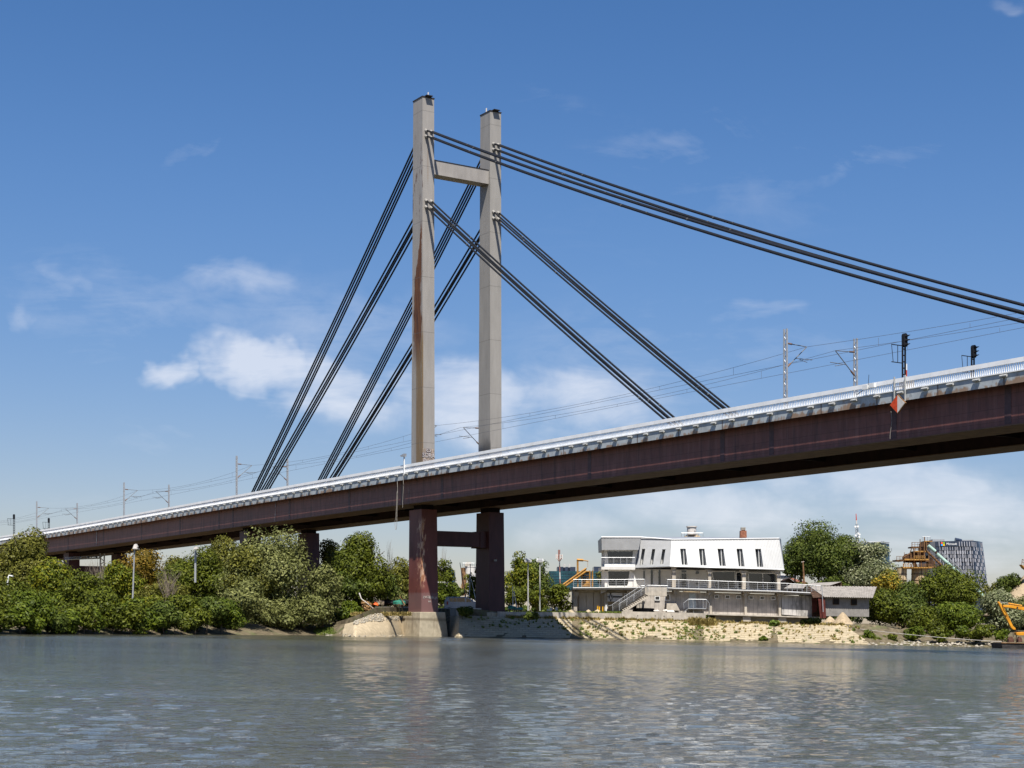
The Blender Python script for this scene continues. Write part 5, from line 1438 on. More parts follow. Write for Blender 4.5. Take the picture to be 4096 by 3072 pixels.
mb = MB(); mb.tube([W(*z4(620, 1162), 200), W(*z4(650, 1172), 200.5), W(*z4(690, 1160), 201)], .04, 5); mb.build('chain', M['steel'], t)
for k, (v, lb) in enumerate(((1230, 'bottom'), (1219, 'middle'), (1208, 'top'))):
    c = W(*z4(1035, v), 203); mb = MB(); pr = [(.62, -.15), (.95, -.17), (1.55, -.15), (1.62, 0), (1.55, .15), (.95, .17), (.62, .15), (.62, -.15)]
    mb.lathe(c, [(r_ * .95, z) for r_, z in pr], 20); tag(mb.build('tyre', M['tyre'], fix=True), lb + ' tyre of the black stack under the boathouse', 'tyre', 'stacked black tyres')
for u0, u1, v0, v1, lb in ((1145, 1215, 1213, 1228, 'grey slab lying before the lower wall beside tyres'), (1245, 1310, 1208, 1226, 'white folded sheet lying by the buttress'), (1290, 1385, 1216, 1240, 'long white slab on the grass below the buttress')):
    mb = MB(); a = W(*z4(u0, v1), 201); b = W(*z4(u1, v0), 201)
    y_ = a.y; mb.hexa([Vector(q) for q in ((a.x, y_, a.z), (b.x, y_ + .2, a.z), (b.x - .1, y_ + 1.2, a.z), (a.x, y_ + 1.1, a.z), (a.x + .15, y_ + .1, b.z - .1), (b.x - .2, y_ + .3, b.z), (b.x - .3, y_ + 1.1, b.z), (a.x + .1, y_ + 1, b.z - .05))])
    tag(mb.build('stone_slab', M['signwhite'], bevel=.05), lb, 'slab', 'slabs before the boathouse')
# solar lamp posts
KD = 1.075
def lamp(u, label):
    q0, q1 = z3(u, 1287), z3(u, 832); Y = 206; t = thing('lamp_post', W(*q0, Y), label, 'street lamp', 'solar lamp posts')
    mb = MB(); mb.tube([W(*q0, Y), W(*q1, Y)], .11, 10, .09); mb.build('pole', M['lampbox'], t)
    c = W(*q1, Y); mb = MB()
    mb.hexa([c + Vector(v_) for v_ in ((-.42, -.3, .05), (.42, -.3, .05), (.3, .3, .05), (-.3, .3, .05), (-.5, -.35, .2), (.5, -.35, .2), (.45, .4, .62), (-.4, .4, .62))]); hd = mb.build('lamp_head', M['white'], t)
    mb = MB(); mb.hexa([c + Vector(v_) for v_ in ((-.42, -.34, .26), (.42, -.34, .26), (.38, .3, .62), (-.34, .3, .62), (-.42, -.36, .29), (.42, -.36, .29), (.38, .28, .65), (-.34, .28, .65))]); mb.build('solar_panel', M['clad'], hd)
lamp(1451, 'left one of two white solar lamp posts on the quay'); lamp(1563, 'right one of two white solar lamp posts on the quay')
KD = .76
t = thing('floodlight_pole', W(534, 2350, 244), 'tall grey floodlight pole standing among bushes under the girder at left', 'street lamp')
mb = MB(); mb.tube([W(530, 2420, 244), W(538, 2195, 244)], .11, 8, .08); mb.build('pole', M['pole'], t)
mb = MB(); mb.face([(531, 2192), (546, 2192), (549, 2186), (543, 2175), (536, 2178)], 243.7, .6); mb.face([(530, 2196), (550, 2196), (550, 2193), (530, 2193)], 243.4, 1.2); mb.build('lamp_head', M['signwhite'], t)
t = thing('floodlight_pole', W(782, 2250, 252), 'floodlight head just showing above the broad green tree near willow', 'street lamp')
mb = MB(); mb.tube([W(781, 2330, 250), W(782, 2200, 250)], .14, 8); mb.build('pole', M['pole'], t)
mb = MB(); mb.face([(773, 2198), (791, 2195), (788, 2186), (778, 2188)], 248.6, .8); mb.build('lamp_head', M['signwhite'], t)
t = thing('street_lamp', W(28, 2370, 240), 'slim white curved lamp post at the left edge among the trees', 'street lamp')
mb = MB(); mb.tube([W(24, 2400, 239), W(33, 2310, 239), W(36, 2302, 239), W(48, 2303, 239)], .12, 8, .07); mb.build('pole', M['white'], t)
mb = MB(); mb.face([(42, 2305), (51, 2306), (51, 2302), (42, 2301)], 238.8, .4); mb.build('lamp_head', M['white'], t)
# lattice gantry beyond the bridge
KD = 1.0
def ZG(u, v): return (u / 3.16, 1850 + v / 3.16)
t = thing('line_gantry', W(*ZG(1290, 1500), 330), 'pale lattice gantry with boxes along its beam seen under the girder at left', 'gantry')
mb = MB(); Y = 330
for u in (1268, 1318): mb.bar(W(*ZG(u, 1520), Y), W(*ZG(u, 1150), Y), .16)
for i in range(8): mb.bar(W(*ZG(1268 if i % 2 else 1318, 1160 + i * 45), Y), W(*ZG(1318 if i % 2 else 1268, 1205 + i * 45), Y), .09)
mb.build('lattice_post', M['steel'], t)
mb = MB(); mb.bar(W(*ZG(820, 1226), Y), W(*ZG(1268, 1208), Y), .16); mb.bar(W(*ZG(820, 1200), Y), W(*ZG(1268, 1182), Y), .10)
for i in range(14): mb.bar(W(*ZG(830 + i * 32, 1225 - i * 1.3), Y), W(*ZG(846 + i * 32, 1200 - i * 1.3), Y), .06)
mb.build('beam', M['steel'], t)
for u, v in ((905, 1207), (1005, 1202), (1107, 1195), (1210, 1190)):
    slab('insulator_box', [ZG(u - 9, v - 12), ZG(u + 9, v - 12), ZG(u + 9, v + 8), ZG(u - 9, v + 8)], Y - .5, .9, M['navy_glass'], t)
# covered boats
def boat(px, base, w, h, Y, m, hullm, label, peak=.25, seed=0):
    """a hull standing on the ground under a draped tarpaulin"""
    c = W(px, base, Y); L_ = w * Y * KD / F / 2; Hh = h * Y * KD / F; rs = random.Random(seed)
    t = thing('covered_boat', c, label, 'boat', 'boats laid up under tarpaulins')
    mb = MB(); n = 14
    for i in range(n + 1):
        x = -1 + 2 * i / n; wd = max(.05, (1 - abs(x) ** 2.6)) * .8
        for yy_, zz in ((-wd, .55), (-wd * .7, .2), (0, .06), (wd * .7, .2), (wd, .55)): mb.v.append(c + Vector((x * L_, yy_, zz * Hh + .08 * Hh * abs(x) ** 3)))
    for i in range(n):
        for j in range(4): a = i * 5 + j; mb.f.append((a, a + 1, a + 6, a + 5))
    mb.build('hull', M[hullm], t)
    mb = MB()
    for i in range(n + 1):
        x = -1.03 + 2.06 * i / n; wd = max(.08, (1 - abs(x / 1.03) ** 2.4)) * .9
        rz = .98 - .28 * abs(x - peak) ** 1.2 + rs.uniform(-.02, .02)
        for yy_, zz in ((-wd - .05, .30 + rs.uniform(-.08, .06)), (-wd, .62 + .03 * math.sin(i * 2)), (-wd * .5, .5 + rz * .38), (0, rz), (wd * .5, .5 + rz * .38), (wd, .62), (wd + .05, .32)): mb.v.append(c + Vector((x * L_, yy_, zz * Hh)))
    for i in range(n):
        for j in range(6): a = i * 7 + j; mb.f.append((a, a + 1, a + 8, a + 7))
    mb.build('tarpaulin', M[m], t, smooth=False)
    for sx in (-.55, .5):
        mb = MB(); mb.box(c.x + sx * L_ - .08, c.x + sx * L_ + .08, c.y - .5, c.y + .5, c.z - .15, c.z + .25 * Hh); mb.build('trestle', M['rust_dark'], t)
def ZB5(u, v): return (1380 + u / 6.9125, 2300 + v / 6.9125)
q = ZB5(885, 870); boat(q[0], q[1], 56, 30, 206, 'tarp_brown', 'signwhite', 'boat under a beige tarpaulin, leftmost on the wall near withered branches', -.1, 1)
q = ZB5(1500, 862); boat(q[0], q[1], 48, 27, 206.5, 'tarp_green', 'signwhite', 'boat under a bright green tarpaulin close to the near pier', .1, 2)
q = ZB5(1250, 840); boat(q[0], q[1], 70, 27, 208, 'tarp_dark', 'rust_dark', 'low boat under a black tarpaulin between brown and green ones', -.2, 3)
q = ZB5(1640, 840); boat(q[0], q[1], 50, 26, 209, 'tarp_dark', 'rust_dark', 'black covered boat half behind the near pier leg', 0, 4)
mb = MB(); c = W(*ZB5(810, 850), 204.8); rs = random.Random(2)
for i in range(9):
    for j in range(4):
        x = -1 + 2 * i / 8; mb.v.append(c + Vector((x * .52, -.25 + .2 * j + rs.uniform(-.05, .05), (1 - x * x * .5) * (.1, .42, .5, .3)[j] + rs.uniform(-.05, .05))))
for i in range(8):
    for j in range(3): a = i * 4 + j; mb.f.append((a, a + 1, a + 5, a + 4))
tag(mb.build('orange_tarpaulin', M['tarp_orange'], fix=False), 'crumpled orange tarpaulin hanging in front of the beige covered boat', 'tarpaulin')
mb = MB(); mb.bar(W(*ZB5(1515, 595), 206), W(*ZB5(1660, 830), 205.4), .07); tag(mb.build('plank', M['rust']), 'reddish plank leaning on the green covered boat', 'plank')
q = z3(1300, 1285); boat(q[0], q[1], 34, 22, 205, 'tarp_green', 'signwhite', 'small boat under dark green cover just right of far leg', -.3, 5)
q = z3(1362, 1287); boat(q[0], q[1], 34, 14, 204, 'tarp_green', 'signwhite', 'tiny low boat with green cover between far leg and lamp posts', .2, 6)
for u0, v0, u1, v1, lb, mm in ((1308, 1270, 1306, 1052, 'pale upright boat mast right of the far pier leg', 'signwhite'), (1342, 1262, 1318, 1100, 'leaning white and blue boat mast before the left lamp post', 'signwhite')):
    mb = MB(); mb.tube([W(*z3(u0, v0), 204.5), W(*z3(u1, v1), 204.5)], .07, 6, .05); tag(mb.build('boat_mast', M[mm]), lb, 'mast')
for u0, v0, u1, v1, lb, mm in ((965, 1110, 828, 300, 'long dark pole leaning left before the white silo', 'wire'), (1050, 1110, 1082, 330, 'thin grey mast in front of the white silo', 'steel'), (1215, 1235, 1095, 690, 'pale mast leaning over the van bonnet', 'signwhite')):
    mb = MB(); mb.tube([W(*zp(u0, v0), 224), W(*zp(u1, v1), 224)], .07, 6, .05); tag(mb.build('boat_mast', M[mm]), lb, 'mast')
t = thing('scrap_motor', W(*z3(1680, 1287), 203), 'white scrap engine parts lying on the grass right of lamp posts', 'scrap')
for u0, u1, v0, v1 in ((1630, 1650, 1268, 1290), (1652, 1678, 1258, 1290), (1680, 1706, 1270, 1290), (1708, 1732, 1254, 1284)):
    slab('scrap_piece', [z3(u0, v0 + 6), z3(u0 + 5, v0), z3(u1 - 3, v0 + 2), z3(u1, v1 - 3), z3(u1 - 4, v1), z3(u0 + 2, v1)], 203, .6, M['signwhite' if u0 != 1680 else 'rust_dark'], t, .04)
# people carrier in the shade
vn = thing('van', W(*zp(830, 1440), 221), 'silver-grey people carrier parked under the bridge between the pier legs', 'van')
VY = 221
slab('body', [zp(452, 1330), zp(455, 1240), zp(495, 1120), zp(530, 1108), zp(960, 1110), zp(1040, 1130), zp(1140, 1210), zp(1240, 1245), zp(1265, 1330), zp(1265, 1420), zp(452, 1420)], VY, 1.9, M['van'], vn, .12)
for pts in ([(575, 1140), (660, 1137), (660, 1228), (592, 1222)], [(672, 1137), (752, 1137), (752, 1228), (672, 1228)], [(764, 1137), (940, 1137), (945, 1230), (764, 1228)], [(978, 1140), (1045, 1165), (1120, 1222), (978, 1236)]):
    slab('side_window', [zp(*q) for q in pts], VY - .03, .06, M['glass'], vn)
slab('tail_light', [zp(510, 1215), zp(548, 1225), zp(545, 1295), zp(520, 1300)], VY - .03, .06, M['red'], vn)
for u in (580, 1120):
    c = W(*zp(u, 1415), VY); mb = MB(); mb.tube([c - Vector((0, .03, 0)), c + Vector((0, .3, 0))], .34, 20); w = mb.build('wheel', M['tyre'], vn)
    mb = MB(); mb.tube([c - Vector((0, .05, 0)), c + Vector((0, .0, 0))], .2, 16); mb.build('rim', M['clamp'], w)

# ------------------------------------------------------------------ sheds, houses and the plant beyond
KD = 1.17
sh = thing('block_shed', W(*z6(700, 1310), 186), 'grey block shed with corrugated roof and red doors right of the boathouse', 'shed')
slab('wall', [z6(512, 1112), z6(960, 1120), z6(960, 1320), z6(522, 1312)], 187, 6, M['block'], sh)
for u0, v0, u1, v1 in ((590, 1134, 656, 1196), (776, 1140, 838, 1200)):
    w = slab('window', [z6(u0, v0), z6(u1, v0), z6(u1, v1), z6(u0, v1)], 186.9, .15, M['rust_dark'], sh)
    slab('pane', [z6(u0 + 8, v0 + 6), z6((u0 + u1) / 2 - 2, v0 + 6), z6((u0 + u1) / 2 - 2, v1 - 6), z6(u0 + 8, v1 - 6)], 186.85, .06, M['dark'], w)
    slab('pane', [z6((u0 + u1) / 2 + 2, v0 + 6), z6(u1 - 6, v0 + 6), z6(u1 - 6, v1 - 6), z6((u0 + u1) / 2 + 2, v1 - 6)], 186.85, .06, M['dark'], w)
mb = MB(); n = 46
def RP(f, g): # roof plane
    a = W(*z6(500 + 500 * f, 1116 + 10 * f), 186.2); b = W(*z6(340 + 700 * f, 1004 + 8 * f), 192)
    q = a.lerp(b, g); q.z += .05 * math.cos(f * n * math.pi); return q
for i in range(n): mb.quad(RP(i / n, 0), RP((i + 1) / n, 0), RP((i + 1) / n, 1), RP(i / n, 1))
b0, b1 = RP(0, 1), RP(1, 1); mb.quad(b0, b1, Vector((b1.x, b1.y + 6, b1.z - 2.6)), Vector((b0.x, b0.y + 6, b0.z - 2.6)))
mb.build('roof', M['roof_sheet'], sh, fix=False)
mb = MB(); mb.poly([RP(0, 0), RP(0, 1), Vector((b0.x, b0.y + 6, b0.z - 2.6)), Vector((RP(0, 0).x, b0.y + 6, RP(0, 0).z))]); mb.poly([RP(0, 0) + Vector((-1.5, .2, -.2)), RP(0, 1) + Vector((0, -.05, -.1)), RP(0, 0) + Vector((0, .05, -.1))]); mb.build('gable', M['rust_dark'], sh, fix=False)
slab('door', [z6(440, 1128), z6(508, 1124), z6(524, 1334), z6(462, 1334)], 186.4, .2, M['redwood'], sh)
slab('door', [z6(380, 1130), z6(428, 1128), z6(430, 1260), z6(384, 1280)], 189, .2, M['redwood'], sh)
slab('wall', [z6(378, 1112), z6(445, 1112), z6(450, 1334), z6(382, 1330)], 190, 3, M['rust_dark'], sh)
mb = MB(); mb.tube([W(*z6(478, 1000), 186), W(*z6(492, 1270), 186)], .06, 6); mb.build('downpipe', M['steel'], sh)
t = thing('low_shed', W(*z6(480, 1010), 215), 'low shed roof of grey sheets just behind the block shed', 'shed')
mb = MB(); mb.poly([W(*z6(330, 998), 205), W(*z6(380, 975), 209), W(*z6(680, 961), 209), W(*z6(560, 1000), 205)]); mb.poly([W(*z6(90, 1030), 207), W(*z6(160, 985), 214), W(*z6(330, 988), 214), W(*z6(290, 1030), 207)]); mb.build('roof', M['roof_sheet'], t, fix=False)
slab('wall', [z6(560, 1000), z6(680, 965), z6(685, 1040), z6(560, 1040)], 209, 4, M['rust_dark'], t)
slab('wall', [z6(100, 1030), z6(300, 1030), z6(300, 1090), z6(100, 1090)], 209, 6, M['rust_dark'], t)
t = thing('tiled_house', W(*z6(240, 990), 262), 'small house with red tiled roof between the boathouse and the tall dark tree', 'house')
mb = MB(); mb.poly([W(*z6(140, 922), 256), W(*z6(235, 985), 256), W(*z6(335, 985), 262), W(*z6(320, 965), 266), W(*z6(150, 916), 262)]); mb.poly([W(*z6(140, 922), 256), W(*z6(150, 916), 262), W(*z6(90, 960), 258)]); mb.build('roof', M['roof_tile'], t, fix=False)
slab('wall', [z6(110, 945), z6(140, 926), z6(235, 985), z6(235, 1030), z6(110, 1030)], 256.3, 6, M['rust_dark'], t)
slab('chimney', [z6(254, 926), z6(280, 926), z6(280, 965), z6(254, 960)], 258, .8, M['white_wall'], t)
t = thing('white_hall', W(*z6(140, 920), 520), 'long white flat-roofed hall seen in the gap right of the boathouse', 'building')
slab('wall', [z6(-60, 876), z6(222, 886), z6(222, 1000), z6(-60, 1000)], 520, 20, M['white_wall'], t); slab('window_band', [z6(-55, 892), z6(218, 904), z6(218, 922), z6(-55, 918)], 519.7, .5, M['navy_glass'], t)
t = thing('utility_pole', W(*z6(298, 1020), 214), 'rusty red wooden utility pole in front of the tall dark tree', 'pole')
mb = MB(); mb.tube([W(*z6(300, 1040), 214), W(*z6(285, 752), 214)], .17, 8, .12); mb.build('pole', M['rust'], t); mb = MB(); mb.bar(W(*z6(272, 762), 214), W(*z6(296, 758), 214), .08); mb.build('crossarm', M['signwhite'], t)

# glass towers far away
KD = 1.0
def facade(name, pts, Y, depth, m, parent, du, dv, lab='mullion'):
    o = slab(name, pts, Y, depth, M[m], parent)
    x0 = min(p[0] for p in pts); x1 = max(p[0] for p in pts); y0 = min(p[1] for p in pts); y1 = max(p[1] for p in pts)
    mb = MB(); th = .055 * du * Y / F
    k = 0; x = x0 + du
    while x < x1 - du * .3: mb.bar(W(x, y0 + 1, Y - .1), W(x, y1, Y - .1), th); x += du
    y = y0 + dv
    while y < y1: mb.bar(W(x0, y, Y - .1), W(x1, y, Y - .1), th * 1.3); y += dv
    mb.build('facade_grid', M['navy_glass'], o); return o
t = thing('teal_office', W(*z4(250, 960), 620), 'wide teal glass office block behind the orange conveyor left of the boathouse', 'building')
facade('glass_facade', [z4(-12, 785), z4(620, 790), z4(620, 1000), z4(-12, 1000)], 620, 30, 'teal_glass', t, 6.5, 11)
slab('roof_box', [z4(80, 738), z4(282, 740), z4(282, 785), z4(80, 785)], 625, 12, M['navy_glass'], t); slab('roof_box', [z4(486, 736), z4(566, 738), z4(566, 790), z4(486, 790)], 625, 12, M['navy_glass'], t)
for u in (158, 212): mb = MB(); mb.bar(W(*z4(u, 745), 624), W(*z4(u, 708), 624), .45); mb.build('antenna', M['signwhite'], t)
slab('wing', [z3(1600, 960), z3(1640, 960), z3(1640, 1060), z3(1600, 1060)], 640, 20, M['white_wall'], t)
t = thing('blue_block', W(*z3(690, 1000), 700), 'plain bright blue building seen between the pier legs', 'building')
slab('wall', [z3(600, 905), z3(735, 905), z3(743, 915), z3(743, 1060), z3(600, 1060)], 700, 25, M['blue_glass'], t); slab('roof_vent', [z3(716, 902), z3(730, 902), z3(730, 905), z3(716, 905)], 702, 3, M['navy_glass'], t)
t = thing('white_garage', W(*z3(640, 1060), 285), 'low white flat-roofed wall behind bushes between the pier legs', 'building')
slab('wall', [z3(560, 1018), z3(689, 1018), z3(689, 1080), z3(560, 1080)], 285, 6, M['white_wall'], t); slab('roof_edge', [z3(556, 1013), z3(692, 1013), z3(692, 1018), z3(556, 1018)], 284.7, 6.5, M['white'], t)
t = thing('warehouse', W(*z3(120, 1150), 330), 'low brownish warehouse wall glimpsed left of the near pier', 'building')
slab('wall', [z3(60, 1060), z3(260, 1050), z3(260, 1180), z3(60, 1180)], 330, 10, mat('mauve_wall', (.26, .21, .20), .8), t); slab('roof_edge', [z3(58, 1054), z3(262, 1044), z3(262, 1050), z3(58, 1060)], 329.7, 10.6, M['silo'], t)
t = thing('glass_tower', W(*z6(980, 720), 1700), 'tall blue glass tower with antenna mast rising behind the trees at right', 'skyscraper')
mb = MB(); Y = 1700
A = [z6(785, 575), z6(1080, 562), z6(1165, 574)]; B = [z6(785, 1100), z6(1088, 1100), z6(1182, 1100)]
mb.prism([W(*A[0], Y + 30), W(*A[1], Y), W(*A[2], Y + 18), W(*A[2], Y + 60)][:0] or [W(*A[0], Y), W(*A[1], Y), W(*B[1], Y), W(*B[0], Y)], Vector((0, 40, 0)))
mb.poly([W(*A[1], Y), W(*A[2], Y + 18), W(*B[2], Y + 18), W(*B[1], Y)])
fc = mb.build('glass_facade', M['tower_glass'], t, fix=False)
mb = MB(); mb.bar(W(*z6(780, 564), Y - 1), W(*z6(1080, 552), Y - 1), .5); mb.bar(W(*z6(1080, 552), Y - 1), W(*z6(1166, 563), Y + 16), .5)
for i in range(14): mb.bar(W(*z6(785 + i * 26, 566), Y + 1), W(*z6(785 + i * 26, 555), Y + 1), .3)
mb.build('roof_rail', M['steel'], t)
am = MB()
for k, dx in enumerate((-9, 9)):
    am.bar(W(*z6(840 + dx * 1.6, 568), Y), W(*z6(834 + dx, 370), Y), .45)
for i in range(14): am.bar(W(*z6(840 - 12 + (i % 2) * 22, 560 - i * 13), Y), W(*z6(840 + 10 - (i % 2) * 22, 547 - i * 13), Y), .3)
am = am.build('antenna_mast', M['steel'], t)
for i in range(6):
    mb = MB(); mb.tube([W(*z6(833 - i * 1.0, 370 - i * 17), Y), W(*z6(832 - i, 353 - i * 17), Y)], .75 - i * .07, 6); mb.build('mast_section', M['red' if i > 1 and i % 2 == 0 else 'signwhite'] if i < 3 else M['red'], am)
for u, v in ((858, 505), (822, 490), (850, 470), (818, 400), (845, 398), (862, 480)):
    mb = MB(); c = W(*z6(u, v), Y - 2); mb.tube([c, c - Vector((0, 1.2, 0))], 1.1, 10); mb.build('dish', M['white'], am)
# office block with white fins and coloured logo
def zm(u, v): return (3700 + u / 7.212, 2130 + v / 7.212)
t = thing('fin_office', W(*zm(1000, 1650), 1450), 'dark blue office block with staggered white fins and four-colour square logo', 'building')
Y = 1450
slab('side_wall', [zm(150, 258), zm(296, 258), zm(360, 2600), zm(150, 2600)], Y + .5, 40, mat('grey_side', (.10, .105, .12), .5), t)
fa = slab('glass_facade', [zm(296, 258), zm(900, 243), zm(1370, 236), zm(1520, 2600), zm(360, 2600)], Y, 40, M['navy_glass'], t)
mb = MB(); mb.poly([W(*zm(1370, 236), Y), W(*zm(1530, 250), Y + 8), W(*zm(1655, 275), Y + 22), W(*zm(1940, 2600), Y + 22), W(*zm(1780, 2600), Y + 8), W(*zm(1520, 2600), Y)])
fb = mb.build('glass_facade', M['navy_glass'], t, fix=False)
rs = random.Random(12); fins = MB(); bars = MB()
for row in range(13):
    v0 = 258 + (0 if row == 0 else 150 + (row - 1) * 111); v1 = 258 + 150 + row * 111
    lean = lambda v: (v - 258) * .062
    for i in range(14):
        u = 395 + i * 73 + (18 if row % 2 else 0) * (row > 0) + lean(v0)
        if u > 1345 + lean(v0): continue
        if row == 0 and 2 <= i <= 7: continue
        tall = 1 if (row > 0 and rs.random() < .4 and row < 12) else 0
        y1 = v1 + (111 if tall else 0) - 8; wdt = 6.5 if row else 9
        fins.face([zm(u, v0 + 6), zm(u + wdt * 2, v0 + 6), zm(u + wdt * 2 + lean(y1) - lean(v0), y1), zm(u + lean(y1) - lean(v0), y1)], Y - 1.0, .9)
        if row and rs.random() < .55:
            u2 = u + 32; fins.face([zm(u2, v0 + 6), zm(u2 + 11, v0 + 6), zm(u2 + 11 + lean(v1) - lean(v0), v1 - 8), zm(u2 + lean(v1) - lean(v0), v1 - 8)], Y - 1.0, .9)
    for i in range(8):
        u = 1385 + i * 38 + (v0 - 258) * .12
        if row and (i + row) % 3 == 2: continue
        yy0 = Y - .8 + 2.9 * i
        fins.face([zm(u, v0 + 16 + i * 3), zm(u + (11 if row == 0 else 19), v0 + 16 + i * 3), zm(u + (11 if row == 0 else 19) + 12, v1 + i * 3), zm(u + 12, v1 + i * 3)], yy0 - .5, .4)
    bars.face([zm(300 + lean(v1), v1 - 7), zm(1372 + lean(v1), v1 - 7), zm(1372 + lean(v1), v1 + 3), zm(300 + lean(v1), v1 + 3)], Y - .25, .2)
FS = sorted(range(len(fins.f) // 6), key=lambda k: -abs((fins.v[k * 8 + 1] - fins.v[k * 8]).length * (fins.v[k * 8 + 2] - fins.v[k * 8 + 1]).length))
rest = MB()
for rank, k in enumerate(FS):
    one = MB() if rank < 100 else rest
    n0 = len(one.v); one.v += fins.v[k * 8:k * 8 + 8]
    one.f += [tuple(q - k * 8 + n0 for q in f_) for f_ in fins.f[k * 6:k * 6 + 6]]
    if rank < 100: one.build('facade_fin', M['fin'], t)
tag(rest.build('facade_fins_rest', M['fin'], t), kind='stuff'); bars.build('floor_band', M['black'], fa)
slab('roof_box', [zm(218, 196), zm(565, 196), zm(565, 258), zm(218, 258)], Y + 8, 12, M['clad_grey'], t); slab('roof_box', [zm(1060, 212), zm(1400, 208), zm(1400, 240), zm(1060, 244)], Y + 8, 12, M['clad_grey'], t)
mb = MB(); mb.tube([W(*zm(870, 222), Y + 3), W(*zm(1060, 228), Y + 3)], 2.4, 8, 1.2); mb.build('roof_crane', M['navy_glass'], t)
lg = slab('logo_back', [zm(452, 274), zm(575, 274), zm(575, 390), zm(452, 390)], Y - 1.25, .2, M['navy_glass'], t)
for (u, v), m in (((460, 278), 'ms_r'), ((518, 278), 'ms_g'), ((460, 334), 'ms_b'), ((518, 334), 'ms_y')):
    slab('logo_square', [zm(u, v), zm(u + 53, v), zm(u + 53, v + 51), zm(u, v + 51)], Y - 1.6, .3, M[m], lg)
c = W(*zm(768, 330), Y - 1.8)
put_text('lettering', 'Microsoft', 2.75, c, (1, 0, 0), M['white'], t, .03, .92)

# cell mast with red and white bands
Y = 330
t = thing('cell_mast', W(*z4(112, 945), Y), 'red and white banded mobile phone mast in front of the teal office block', 'mast')
for i, v in enumerate(range(650, 950, 75)):
    mb = MB(); mb.tube([W(*z4(104 + (v - 650) * .03, v), Y), W(*z4(104 + (v - 575) * .03, min(950, v + 75)), Y)], .12, 8); mb.build('mast_section', M['signwhite' if i % 2 == 0 else 'mast_red'], t)
mb = MB()
for u in (94, 108): mb.bar(W(*z4(u, 652), Y), W(*z4(u, 550), Y), .1)
for i in range(6): mb.bar(W(*z4(94 if i % 2 else 108, 555 + i * 16), Y), W(*z4(108 if i % 2 else 94, 571 + i * 16), Y), .07)
mb.bar(W(*z4(72, 645), Y), W(*z4(135, 645), Y), .12); mb.bar(W(*z4(72, 618), Y), W(*z4(135, 618), Y), .1); mb.bar(W(*z4(80, 640), Y), W(*z4(102, 680), Y), .1); mb.bar(W(*z4(130, 640), Y), W(*z4(106, 680), Y), .1)
mb.build('lattice_top', M['mast_red'], t)
for u in (68, 136, 112, 84): slab('antenna_panel', [z4(u - 5, 600), z4(u + 5, 600), z4(u + 5, 655), z4(u - 5, 655)], Y - 1, .6, M['signwhite'], t)
# orange conveyor and hopper
Y = 262
t = thing('belt_conveyor', W(*z4(250, 980), Y), 'orange inclined belt conveyor left of the boathouse terrace', 'conveyor')
mb = MB()
for dv in (0, 34): mb.bar(W(*z4(96, 972 + dv), Y), W(*z4(402, 755 + dv), Y), .16)
for i in range(16):
    f = i / 16; a = (96 + 306 * f, 972 - 217 * f); mb.bar(W(*z4(a[0], a[1] + (34 if i % 2 else 0)), Y), W(*z4(a[0] + 19, a[1] - 13.5 + (0 if i % 2 else 34)), Y), .08)
mb.build('truss', M['ochre'], t)
mb = MB(); mb.prism([W(*z4(92, 962), Y + .2), W(*z4(398, 746), Y + .2), W(*z4(400, 756), Y + .2), W(*z4(96, 974), Y + .2)], Vector((0, 1.2, 0))); mb.build('belt', M['rust_dark'], t)
t = thing('orange_hopper', W(*z4(395, 960), Y + 1), 'orange hopper tower with stacked dark louvres beside the conveyor', 'hopper')
slab('hopper_box', [z4(358, 880), z4(448, 876), z4(448, 955), z4(362, 955)], Y + 1, 2.5, M['ochre'], t)
for v in (795, 825, 855): slab('louvre', [z4(345, v), z4(442, v), z4(448, v + 14), z4(350, v + 14)], Y + .8, 2.6, M['rust_dark'], t)
mb = MB()
for u in (308, 352, 440, 470): mb.bar(W(*z4(u, 960), Y + .6), W(*z4(u, 780 if u > 330 else 880), Y + .6), .12)
mb.bar(W(*z4(440, 790), Y + .6), W(*z4(352, 790), Y + .6), .12); mb.build('frame', M['ochre'], t)
t = thing('davit_crane', W(*z4(306, 880), Y + 1.5), 'small orange davit crane with outstretched arm above the conveyor', 'crane')
mb = MB(); mb.bar(W(*z4(306, 900), Y + 1.5), W(*z4(306, 660), Y + 1.5), .17); mb.build('post', M['ochre'], t)
mb = MB(); mb.bar(W(*z4(296, 662), Y + 1.5), W(*z4(368, 666), Y + 1.5), .22); mb.bar(W(*z4(368, 668), Y + 1.5), W(*z4(424, 677), Y + 1.5), .09); mb.tube([W(*z4(418, 677), Y + 1.5), W(*z4(418, 745), Y + 1.5)], .03, 4); mb.build('arm', M['ochre'], t)
# silo top behind the roof
Y = 262
t = thing('cement_silo', W(*z5(190, 700), Y), 'tan silo top with fat white vent pipe and handrail above the boathouse roof', 'silo')
c = W(*z5(192, 470), Y); r_ = 95 / 2.765 * Y / F
mb = MB(); mb.lathe(Vector((c.x, Y, 3)), [(r_, 0), (r_, WZ(2147, Y, 2770) - 3), (r_ * .85, WZ(2145, Y, 2770) - 3), (.9, WZ(z5(0, 378)[1], Y, 2770) - 3)], 28); mb.build('silo_body', M['silo'], t)
mb = MB(); p = W(*z5(184, 382), Y - 1.0); mb.tube([p, W(*z5(184, 300), Y - 1.0)], .78, 14); mb.tube([W(*z5(184, 302), Y - 1.0), W(*z5(184, 290), Y - 1.0)], .92, 14); mb.build('vent_pipe', M['signwhite'], t)
tp = [z5(u, 366) for u in (70, 105, 140, 225, 262, 310)]; railing(tp, [z5(u, 406) for u in (70, 105, 140, 225, 262, 310)], Y - 3, t, 'handrail', 1, .06)
